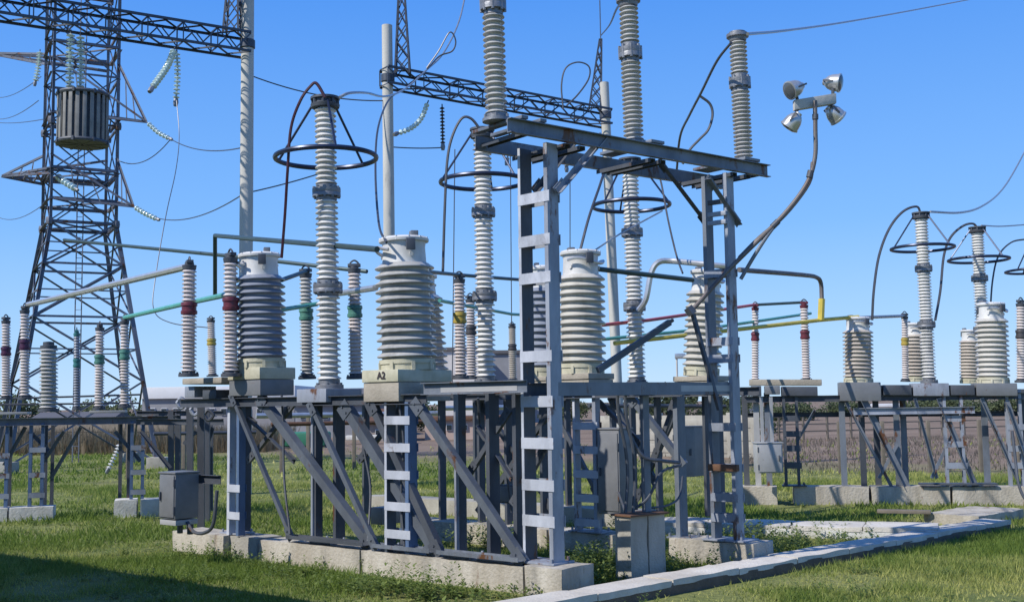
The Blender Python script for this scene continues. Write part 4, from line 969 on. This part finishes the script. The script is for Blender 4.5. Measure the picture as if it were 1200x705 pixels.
# ---------------------------------------------------------------- glass strings
def gstring(pts,nd,r,label,m='glass_disc',group='glass insulator strings'):
    pts=spline([Vector(p) for p in pts],10); t=thing('insulator_string',label,'insulator string',tuple(pts[0]),group)
    L=[0]
    for i in range(1,len(pts)): L.append(L[-1]+(pts[i]-pts[i-1]).length)
    mb=MB(); 
    for i in range(nd):
        d=L[-1]*(.06+.88*(i+.5)/nd); j=max(1,next(k for k in range(len(L)) if L[k]>=d)); f=(d-L[j-1])/max(1e-6,L[j]-L[j-1])
        c=pts[j-1].lerp(pts[j],f); ax=(pts[j]-pts[j-1]); hgt=L[-1]*.88/nd
        mb.lathe([(r*.25,-hgt*.4),(r*.8,-hgt*.1),(r,0),(r*.95,hgt*.1),(r*.5,hgt*.2),(r*.2,hgt*.45)],12,c,ax)
    mb.build('glass_discs',M[m],t)
    MB().tube(pts,.02,5).build('string_core',M['lattice'],t)
    q=pts[-1]; MB().lathe([(.05,-.1),(.07,0),(.05,.1)],8,q,(pts[-1]-pts[-2])).build('end_clamp',M['flange'],t); return t

# ---------------------------------------------------------------- portal poles and trusses
ZP=None
def pole(px0,y0,px1,y1,d,r,label,sp=None):
    a=V(px0,0,d); a=P(px0,472,d); top=P(px1,y1,d); dirv=(a-top); bot=top+dirv*((top.z+.2)/(top.z-a.z))
    t=thing('concrete_pole',label,'pole',(bot.x,bot.y,0),'spun concrete poles of the bus portal')
    MB().tube([bot,bot.lerp(top,.5),top],[r*1.1,r*1.04,r*.96],20).build('shaft',M['concrete_pole'],t); return t,top
p1,t1=pole(287,300,291,-70,29.5,.165,'left spun concrete pole with a sunlit side, rising out of the top of the picture')
p2,t2=pole(458,272,453.5,30,32.2,.155,'middle spun concrete pole with a flat top behind the biggest transformer')
p3,t3=pole(724,445,708,97,36.8,.155,'right spun concrete pole seen behind the gantry rails')
def band(p,c,r): MB().lathe([(r,-.12),(r+.03,-.1),(r+.03,.1),(r,.12)],16,c).build('clamp_band',M['lattice'],p)
band(p1,P(290,52,29.5),.17); band(p2,P(454.5,92,32.2),.165); band(p3,P(709.5,135,36.8),.165)
def truss(a,b,hh,ww,n,label):
    t=thing('lattice_beam',label,'lattice beam',tuple((a+b)/2),'lattice beams of the bus portal'); u=(b-a).normalized(); s=Vector((u.y,-u.x,0)).normalized()
    ch=[]
    for i,(ss,zz_) in enumerate(((-1,1),(1,1),(1,-1),(-1,-1))):
        o_=s*ss*ww/2+Z*zz_*hh/2; ch.append(o_); MB().angle(a+o_,b+o_,.06,.009,s*-ss,1).build('chord',M['lattice'],t)
    for f in range(4):
        o0,o1=ch[f],ch[(f+1)%4]; mb=MB()
        for i in range(n):
            p=a.lerp(b,i/n); q=a.lerp(b,(i+1)/n); sd=(o1-o0).normalized()
            if i%2==0: mb.angle(p+o0,q+o1,.036,.006,sd)
            else: mb.angle(p+o1,q+o0,.036,.006,sd)
            if i%2==0: mb.angle(p+o0,p+o1,.03,.006,u)
        mb.build('lacing',M['lattice'],t)
    return t
truss(P(-60,-2,25.5),P(290,53,29.4),.50,.50,16,'heavy dark lattice beam crossing the top left corner to the left pole')
truss(P(450,90,32.0),P(712,139,36.7),.46,.46,14,'lattice beam from the middle pole that disappears behind the gantry rails')
def spike(c,w,h,n,label,lean=0):
    t=thing('lightning_spike',label,'lightning mast',tuple(c),'lattice spikes on the portal poles'); 
    def cr(k,s): 
        a=PI/4+k*PI/2; r=w*(1-s)*.7+.05*s; return c+v3(r*math.cos(a)+lean*s,r*math.sin(a),h*s)
    mb=MB()
    for k in range(4): mb.angle(cr(k,0),cr(k,1),.05,.008,X)
    mb.build('corner_angles',M['lattice'],t); mb=MB()
    for k in range(4):
        for i in range(n):
            s0,s1=i/n,(i+1)/n; mb.angle(cr(k,s0),cr((k+1)%4,s1),.035,.006,X); mb.angle(cr((k+1)%4,s0),cr(k,s1),.03,.006,X)
    mb.build('lacing',M['lattice'],t)
    MB().tube([c+v3(lean,0,h*.97),c+v3(lean,0,h+1.3)],.018,6).build('rod',M['lattice'],t); return t
spike(P(472,88,32.3),.42,3.4,7,'dark lattice lightning spike beside the top of the middle pole',-.03)
spike(P(697,130,36.9),.40,2.4,6,'thin lattice lightning spike beside the right pole top',.24)
spike(P(272,40,29.3),.40,3.4,7,'lattice lightning spike next to the left pole at the top edge',.08)
# strings
gstring([P(205,56,28.3),P(196,78,27.9),P(177,105,27.3)],13,0.090,'glass insulator string slanting down-left under the lattice beam')
gstring([P(207,58,28.3),P(208,88,28.3),P(206,120,28.3)],12,0.086,'vertical glass insulator string under the lattice beam')
gstring([P(502,118,33),P(494,138,32.5),P(482,150,32),P(464,157,31.5)],12,0.078,'curved glass insulator string under the second lattice beam','glass_disc')
gstring([P(518,122,33.2),P(518.5,148,33.2),P(519,172,33.2)],11,0.078,'brown vertical insulator string under the second lattice beam','band_dark')
gstring([P(662,168,35.5),P(663,182,35.5),P(664,198,35.5)],7,0.078,'small vertical insulator string seen under the gantry rails','porcelain_tan')
gstring([P(597,155,34.4),P(596,175,34.4),P(594,190,34.4)],7,0.070,'short vertical insulator string beside the second ringed arrester','porcelain_tan')
gstring([P(83,35,27.1),P(82,70,27.1),P(82,108,27.1)],13,0.105,'left of the two glass strings that hold the slatted line trap')
gstring([P(94,38,27.3),P(95,72,27.3),P(94,108,27.3)],13,0.101,'right of the two glass strings that hold the slatted line trap')
gstring([P(47,58,43),P(45,78,43),P(41,98,43)],10,0.117,'pale glass string under the upper left tower arm')
gstring([tipsR[0],P(185,155,TD-1.5),P(200,163,TD-2)],7,0.094,'short glass string at the tip of the upper right tower arm')
gstring([tipsR[1],P(170,250,TD-1.5),P(185,257,TD-2)],7,0.101,'short glass string at the tip of the lower right tower arm')
gstring([P(66,205,43),P(74,212,42.6),P(90,222,42)],6,0.133,'short glass string across the tower at its lower arm')
gstring([P(140,518,38),P(136,530,38),P(126,551,38)],8,0.086,'old insulator string leaning low behind the left-hand frame','porcelain')
# line trap
lt=P(97,140,27.0); lth=.58; ltr=.57
t=thing('line_trap','slatted cylindrical line trap hanging in front of the lattice tower','line trap',tuple(lt-Z*lth))
mb=MB()
for k in range(22):
    a=2*PI*k/22; u=v3(math.cos(a),math.sin(a),0); n=v3(-math.sin(a),math.cos(a),0); mb.cbox(lt+u*ltr,u*.012,n*.045,Z*lth*.97,.006)
mb.build('slat_cage',M['slat_grey'],t)
MB().lathe([(ltr*.78,-lth*.93),(ltr*.78,lth*.93)],24,lt).build('winding',M['steel_dark'],t)
for s in (-1,1):
    mb=MB(); mb.lathe([(ltr+.03,-.04),(ltr+.05,0),(ltr+.03,.04)],24,lt+Z*lth*s)
    for k in range(4): a=k*PI/4; u=v3(math.cos(a),math.sin(a),0); mb.bar(lt+Z*lth*s-u*(ltr+.06),lt+Z*lth*s+u*(ltr+.06),.10,.05,Z)
    mb.build('end_spider',M['steel_dark'],t)
for px in (83,94): MB().tube([P(px,107,27.1),lt+Z*lth+v3((px-89)*.02,0,.05)],.03,6).build('suspension_link',M['flange'],t)

# ---------------------------------------------------------------- background buildings and fence
def building(name,px0,px1,ytop,d,depth,wall,roof,label,wins=(),roofh=.25,gable=0,cat='building'):
    a=V(px0,0,d); b=V(px1,0,d); zt=P((px0+px1)/2,ytop,d).z; t=thing(name,label,cat,((a.x+b.x)/2,d,0))
    c=(a+b)/2+Y*depth/2; hx=X*(b.x-a.x)/2
    MB().box(c+Z*(zt/2),hx,Y*depth/2,Z*(zt/2)).build('wall',M[wall],t)
    if gable:
        mb=MB(); x0,x1=a.x-.3,b.x+.3; y0,y1=d-.3,d+depth+.3; ym=(y0+y1)/2
        mb.add([(x0,y0,zt),(x1,y0,zt),(x1,y1,zt),(x0,y1,zt),(x0,ym,zt+gable),(x1,ym,zt+gable)],[(0,1,5,4),(2,3,4,5),(0,4,3),(1,2,5),(0,3,2,1)]); mb.build('roof',M[roof],t)
    else: MB().cbox(c+Z*(zt+roofh/2),hx*1.015,Y*(depth/2+.25),Z*roofh/2,.03).build('roof',M[roof],t)
    for (wx0,wy0,wx1,wy1) in wins:
        p=P(wx0,wy0,d);q=P(wx1,wy1,d); f=MB(); f.box((p+q)/2-Y*.03,X*abs(q.x-p.x)/2,Y*.05,Z*abs(p.z-q.z)/2); fo=f.build('window',M['roof_white'],t)
        f=MB(); f.box((p+q)/2-Y*.06,X*abs(q.x-p.x)*.44,Y*.04,Z*abs(p.z-q.z)*.42); f.build('pane',M['pane'],fo)
    return t
building('warehouse',166,345,466,90,14,'render_grey','roof_white','long low warehouse with a bright white roof behind the red-banded posts',[(175+14*i,478,182+14*i,486) for i in range(12)],.9)
building('industrial_building',518,563,411,125,10,'render_white','roof_dark','pale pinkish building with a dark roof edge behind the yellow-banded post',[],.4)
building('industrial_building',566,664,414,130,10,'render_grey','roof_dark','plain grey panel building behind the second ringed arrester',[],.4)
building('workshop',346,432,474,80,10,'render_grey','roof_dark','grey workshop with a low dark roof between the leaning braces',[(352+13*i,484,359+13*i,491) for i in range(6)],.2,1.2)
building('brick_shed',432,470,496,70,5,'brick','rust','small rusty brick shed with a gabled roof behind the leaning braces',[(440,503,447,510)],.2,.9)
building('low_store',498,612,492,72,6,'render_pink','rust','low pinkish store with a rusty roof behind the near gantry leg',[(505+18*i,497,512+18*i,504) for i in range(6)],.25)
building('hut',870,900,486,85,4,'render_grey','roof_dark','small grey hut beyond the dry field near the far gantry leg',[(876,490,882,494)],.2,.6)
building('farm_shed',1000,1140,476,160,8,'render_white','roof_white','long pale shed on the horizon behind the right-hand bay',[(1010+16*i,480,1016+16*i,484) for i in range(8)],.4)
building('barn',30,120,497,75,6,'brick','roof_dark','dim barn behind the left-hand frame',[(40+20*i,503,48+20*i,508) for i in range(4)],.2,.8)
# green tarpaulined trailer
tq=V(345,0,62); t=thing('covered_trailer','trailer with a green tarpaulin cover standing beyond the grass','trailer',tuple(tq))
c=P(346,514,62); mb=MB(); hx=X*(P(385,514,62).x-P(308,514,62).x)/2
mb.cbox(c,hx,Y*1.1,Z*.36,.12); mb.build('tarpaulin',M['tarp'],t); MB().cbox(Vector((c.x,c.y,c.z-.44)),hx*1.02,Y*1.1,Z*.06,.02).build('deck',M['steel_dark'],t)
for s in (-.7,.7):
    for yy in (-1,1): MB().lathe([(.2,-.12),(.42,-.12),(.42,.12),(.2,.12)],18,Vector((c.x,c.y,.42))+hx*s+Y*yy,Y).build('wheel',M['steel_dark'],t)
MB().cbox(P(445,512,66),X*1.9,Y*.3,Z*.13,.03).one('concrete_beam',M['concrete_white'],'long white beam lying beyond the grass behind the leaning braces','beam')
# concrete fence
def fence(px0,px1,ytop,d0,d1,n,label,m='concrete'):
    a=V(px0,0,d0); b=V(px1,0,d1); zt=P(px0,ytop,d0).z; u=(b-a).normalized(); t=thing('concrete_fence',label,'fence',tuple((a+b)/2)); s=Vector((-u.y,u.x,0))
    for i in range(n):
        p=a.lerp(b,i/n); q=a.lerp(b,(i+1)/n); mb=MB(); mb.cbox((p+q)/2+Z*zt/2,(q-p)/2*.96,s*.05,Z*zt/2,.02)
        for k in range(3): mb.cbox((p+q)/2+Z*zt*(.2+.3*k)-s*.05,(q-p)*.42,s*.03,Z*zt*.1,.02)
        mb.build('panel',M[m],t)
    for i in range(n+1): MB().cbox(a.lerp(b,i/n)+Z*(zt/2+.05),u*.08,s*.09,Z*(zt/2+.05),.01).build('fence_post',M[m],t)
    return t
fence(700,884,487,48,44,7,'pale concrete panel fence behind the gantry')
def rail_fence(px0,px1,ytop,d0,d1,n,label):
    a=V(px0,0,d0); b=V(px1,0,d1); zt=P(px0,ytop,d0).z; u=(b-a).normalized(); t=thing('rail_fence',label,'fence',tuple((a+b)/2))
    for i in range(n+1): MB().bar(a.lerp(b,i/n),a.lerp(b,i/n)+Z*(zt+random.uniform(-.05,.12)),.10,.10,u).build('fence_post',M['timber'],t)
    for f in (.35,.65,.97): MB().bar(a+Z*zt*f,b+Z*zt*f,.07,.05,Z).build('rail',M['timber'],t)
rail_fence(884,1300,488,62,70,16,'long thin post and rail fence across the far side of the dry field')
fence(-60,200,498,66,60,9,'dim fence behind the lattice tower foot','timber')
# far street lamp
q=V(795,0,110); t=thing('street_lamp','tiny far street lamp on the horizon left of the far gantry leg','street lamp',tuple(q)); MB().tube([q,P(793,420,110)],.09,8).build('lamp_post',M['concrete_pole'],t); MB().cbox(P(797,417,110),X*.5,Y*.2,Z*.25,.08).build('lamp_head',M['lamp_shell'],t)
# wire fence posts in the dry field
for i,px in enumerate((985,1036,1090,1150,1195)):
    b=V(px,0,34); MB().cbox(b+Z*.75,X*.05,Y*.05,Z*.78,.01).one('fence_post',M['timber'],'thin post in the dry field behind the right-hand bay','post','thin posts in the dry field')
for i,px in enumerate((150,215,330,361,415,428)):
    b=V(px,0,36+i); MB().cbox(b+Z*.9,X*.06,Y*.06,Z*.93,.01).one('fence_post',M['timber'],'thin dark post on the grass behind the main bay','post','thin dark posts on the grass')

# ---------------------------------------------------------------- building added out of view on the left to cast the foreground shadow
hc=Vector((-12.9,15.35,0)); u=-A; v_=-Pp; LL,WW,HH=9.5,7,4.6
t=thing('shadow_house','unseen grey brick house added beside the camera to cast the foreground shadow','building',tuple(hc+u*LL/2+v_*WW/2))
c=hc+u*LL/2+v_*WW/2
MB().box(c+Z*HH/2,u*LL/2,v_*WW/2,Z*HH/2).build('wall',M['brick'],t); MB().cbox(c+Z*(HH+.12),u*(LL/2+.3),v_*(WW/2+.3),Z*.12,.02).build('roof',M['roof_dark'],t)
for i in range(4):
    q=hc+u*(1.8+3.1*i)+Z*2.2-v_*.0; f=MB().box(q-v_*.02,u*.6,v_*.05,Z*.7).build('window',M['roof_white'],t); MB().box(q-v_*.05,u*.52,v_*.04,Z*.62).build('pane',M['pane'],f)
# ---------------------------------------------------------------- vegetation
def inside_any(pts, polys):
    m=np.zeros(len(pts),bool)
    for poly in polys:
        q=np.array([(p.x,p.y) for p in poly]); ok=np.ones(len(pts),bool); sg=None
        for i in range(len(q)):
            a=q[i]; b=q[(i+1)%len(q)]; cr=(b[0]-a[0])*(pts[:,1]-a[1])-(b[1]-a[1])*(pts[:,0]-a[0])
            if sg is None: ar=sum(q[j][0]*q[(j+1)%len(q)][1]-q[(j+1)%len(q)][0]*q[j][1] for j in range(len(q))); sg=1 if ar>0 else -1
            ok &= cr*sg>0
        m|=ok
    return m
def quad(a,b,n): return [a,b,b+n,a+n]
solid=[quad(K0-Kn*.07,K1-Kn*.07,Kn*.58),quad(J0,J1,Jn*.95),quad(r0-RD*.5,r0+RD*9,RN*.62)]
for k,(p0,p1) in enumerate(((202,657),(470,882))):
    a=rowpx(k,p0,-.13,600); b=rowpx(k,p1,-.13,600); solid.append(quad(a,b,Pp*.72))
def vnoise(x,y,s,seed=0):
    r=np.random.default_rng(seed); out=0; amp=1
    for o in range(4):
        g_=r.random((64,64)); u=(x*s)%64; v=(y*s)%64; i=u.astype(int); j=v.astype(int); fu=u-i; fv=v-j; fu=fu*fu*(3-2*fu); fv=fv*fv*(3-2*fv); i2=(i+1)%64; j2=(j+1)%64
        out=out+amp*((g_[i,j]*(1-fu)+g_[i2,j]*fu)*(1-fv)+(g_[i,j2]*(1-fu)+g_[i2,j2]*fu)*fv); amp*=.5; s*=2.1
    return out/1.875
def blades(n,y0,y1,h0,h1,w0,w1,seed,dens=None,xr=None):
    r=np.random.default_rng(seed)
    y=np.sqrt(r.random(n)*(y1*y1-y0*y0)+y0*y0); x=(r.random(n)*2-1)*(y*.475+1.0)
    if xr: x=xr[0]+r.random(n)*(xr[1]-xr[0])
    nz=vnoise(x+100,y+100,.55,3); n2=vnoise(x+50,y+300,2.2,5)
    keep=(r.random(n)<np.clip((nz-.30)*3.2,.07,1))
    pts=np.stack([x,y],1); keep&=~inside_any(pts,solid); keep&=(x*.75+y+nz*14<50)|(r.random(n)<.05)
    x,y,nz,n2=x[keep],y[keep],nz[keep],n2[keep]; n=len(x)
    n3=0
    h=(h0+(h1-h0)*r.random(n)**1.8)*(.45+1.0*n2)*np.clip(nz*1.9,.55,1.35)
    wd=w0+(w1-w0)*r.random(n); a=r.random(n)*2*np.pi; lean=.2+.75*r.random(n); la=r.random(n)*2*np.pi
    V_=np.zeros((n,3,3)); V_[:,0,0]=x-np.cos(a)*wd; V_[:,0,1]=y-np.sin(a)*wd; V_[:,1,0]=x+np.cos(a)*wd; V_[:,1,1]=y+np.sin(a)*wd
    V_[:,2,0]=x+np.cos(la)*lean*h; V_[:,2,1]=y+np.sin(la)*lean*h; V_[:,2,2]=h
    n3=vnoise(x+20,y+20,.18,8); tint=np.clip(.08+.62*(1-n2)*r.random(n)+1.6*(.50-nz)+1.3*(n3-.5)+.15*r.random(n),0,1)
    return V_.reshape(-1,3),tint
vs=[];ts=[]
for args in ((300000,10.5,19,.02,.12,.004,.010,11),(170000,19,34,.03,.15,.008,.018,12),(60000,34,62,.06,.20,.02,.04,13)):
    a,b=blades(*args); vs.append(a); ts.append(b)
g=arr_mesh('grass',np.concatenate(vs),3,np.concatenate(ts),M['grass']); tag(g,'green spring grass with paler dry tips over the whole yard','grass',None,'stuff')
# broad-leaved weeds along the foundations
def weeds(spots,seed):
    r=np.random.default_rng(seed); V_=[];T_=[]
    for (c,n,rad,hh) in spots:
        for i in range(n):
            o=np.array([c.x+r.normal()*rad,c.y+r.normal()*rad*.6,0]); hs=hh*(.4+.7*r.random()); st=int(10+10*r.random()); ln=r.normal(size=2)*.15
            for k in range(st):
                f=(k+1)/st; p=o+np.array([ln[0]*f*hs,ln[1]*f*hs,hs*f]); a=r.random()*2*np.pi; L_=(.03+.10*(1-f*.6)*r.random())*(.5+1.6*hh); w_=L_*.22
                d=np.array([np.cos(a),np.sin(a),.35+.6*r.random()-.3]); d/=np.linalg.norm(d); s=np.array([-np.sin(a),np.cos(a),0])
                V_+= [p,p+d*L_*.5+s*w_,p+d*L_,p+d*L_*.5-s*w_]; T_.append(r.random()*.8+.2*f)
    return np.array(V_),np.array(T_)
sp=[]
for px,py,n,rad,h in ((400,690,40,.35,.26),(435,694,26,.3,.26),(470,697,34,.3,.32),(500,700,36,.25,.36),(350,676,24,.25,.24),(300,664,22,.25,.24),(235,652,20,.2,.24),(540,704,18,.3,.2),(560,703,18,.25,.18),(260,655,16,.25,.20),(330,668,12,.25,.18),(695,676,60,.25,.42),(680,684,50,.2,.40),(705,668,40,.25,.42),(785,672,24,.25,.34),(800,668,20,.3,.3),(885,652,50,.25,.48),(905,648,40,.3,.38),(940,640,40,.5,.3),(900,632,50,.5,.3),(975,634,40,.5,.26),(380,640,10,.3,.2),(560,640,40,.3,.34),(800,618,30,.6,.35),(900,556,40,.5,.3),(640,640,20,.2,.3),(215,655,10,.2,.2),(600,645,30,.3,.4)):
    sp.append((G(px,py,0),n,rad,h))
rw=np.random.default_rng(77)
for i in range(150):
    yy=11.5+rw.random()**1.4*16; xx=(rw.random()*2-1)*yy*.46; q=Vector((xx,yy,0))
    if not inside_any(np.array([[xx,yy]]),solid)[0]: sp.append((q,int(4+10*rw.random()),.12+.25*rw.random(),.06+.14*rw.random()))
a,b=weeds(sp,21); wd=arr_mesh('weeds',a,4,b,M['weed']); tag(wd,'leafy green weeds growing along the foundations','weeds',None,'stuff')
# dry reeds and scrub in the far field
def reeds(n,xa,xb,ya,yb,h,seed,wk=.03):
    r=np.random.default_rng(seed); x=xa+r.random(n)*(xb-xa); y=ya+r.random(n)*(yb-ya); q=vnoise(x+200,y+200,.25,9)
    hh=h*(.35+.9*q)*(.6+.5*r.random(n)); a=r.random(n)*2*np.pi; w_=wk*(.6+r.random(n)); l=r.normal(size=n)*.25*hh
    V_=np.zeros((n,3,3)); V_[:,0,0]=x-w_; V_[:,0,1]=y; V_[:,1,0]=x+w_; V_[:,1,1]=y+.02; V_[:,2,0]=x+l; V_[:,2,1]=y+r.normal(size=n)*.2*hh; V_[:,2,2]=hh
    return V_.reshape(-1,3),np.clip(r.random(n)*.7+q*.4-.1,0,1)
vv=[];tt=[]
for args in ((17000,-45,-12,56,64,1.5,31),(16000,6,45,34,64,.22,32,.012)):
    a,b=reeds(*args); vv.append(a); tt.append(b)
rd=arr_mesh('dry_reeds',np.concatenate(vv),3,np.concatenate(tt),M['reed']); tag(rd,'brown dry reeds and scrub beyond the green yard','reeds',None,'stuff')
# trees and bushes on the skyline
def tree(base,h,wd_,label,name='tree',seed=0,trunk=.4,group='trees on the skyline',dens=1.0):
    r=np.random.default_rng(seed); t=thing(name,label,'tree' if name=='tree' else 'bush',tuple(base),group); mb=MB()
    mb.tube([base,base+v3(.05*h,0,h*trunk),base+v3(.02*h,0,h*.8)],[.035*h,.025*h,.01*h],8)
    for k in range(5):
        a=r.random()*2*PI; z=h*(trunk*.7+.08*k); mb.tube([base+v3(.03*h,0,z),base+v3(math.cos(a)*wd_*.35,math.sin(a)*wd_*.35,z+h*.22)],[.014*h,.005*h],6)
    mb.build('trunk',M['bark'],t)
    nc=int(26*dens); V_=[];T_=[]
    for c in range(nc):
        a=r.random()*2*np.pi; rr=np.sqrt(r.random())*wd_*.5; z=h*(trunk*.75+(1-trunk*.75)*r.random()); k=1-abs((z/h-.55))*1.1
        c_=np.array([rr*k*np.cos(a),rr*k*np.sin(a),z]); cs=wd_*(.07+.05*r.random()); tint=r.random()*.6
        for i in range(130):
            p=c_+r.normal(size=3)*cs*.6; u=r.normal(size=3); u/=np.linalg.norm(u); w_=np.cross(u,r.normal(size=3)); w_/=np.linalg.norm(w_); s=wd_*.022*(.5+r.random())
            V_+=[p-u*s,p+w_*s*.6,p+u*s,p-w_*s*.6]; T_.append(tint+.4*r.random())
    o=arr_mesh('crown',np.array(V_),4,np.clip(T_,0,1),M['leaf'],t); return t
for i,(px,d,h,w_,l) in enumerate(((878,60,1.9,3.2,'round dark bush beside the far gantry leg below the posts'),(858,75,2.8,4,'broad bush behind the far gantry leg'),(770,90,3.6,5,'dark tree behind the concrete fence left of the far gantry leg'),(740,95,3.2,4.5,'low tree behind the concrete fence under the third arrester'),(660,100,3.4,5,'dim tree behind the cream transformer frame'),(930,120,3.2,6,'dark tree on the skyline under the red-topped posts'),(1100,150,3.8,9,'dark tree on the skyline between the right-hand arresters'),(1165,130,3.6,7,'dark tree on the skyline near the right edge'),(985,150,3.2,7,'low dark tree on the skyline below the tan transformer'),(800,100,3.0,4.5,'low tree just left of the far gantry leg'),(130,95,3.4,6,'dim tree behind the lattice tower foot'),(20,90,3.4,6,'dim tree at the left edge behind the left-hand posts'),(480,95,3.0,5,'small tree behind the ladder leg of the nearest frame'))):
    tree(V(px,0,d),h*(.42 if px>900 else .85),w_,l,'tree',40+i,.3)
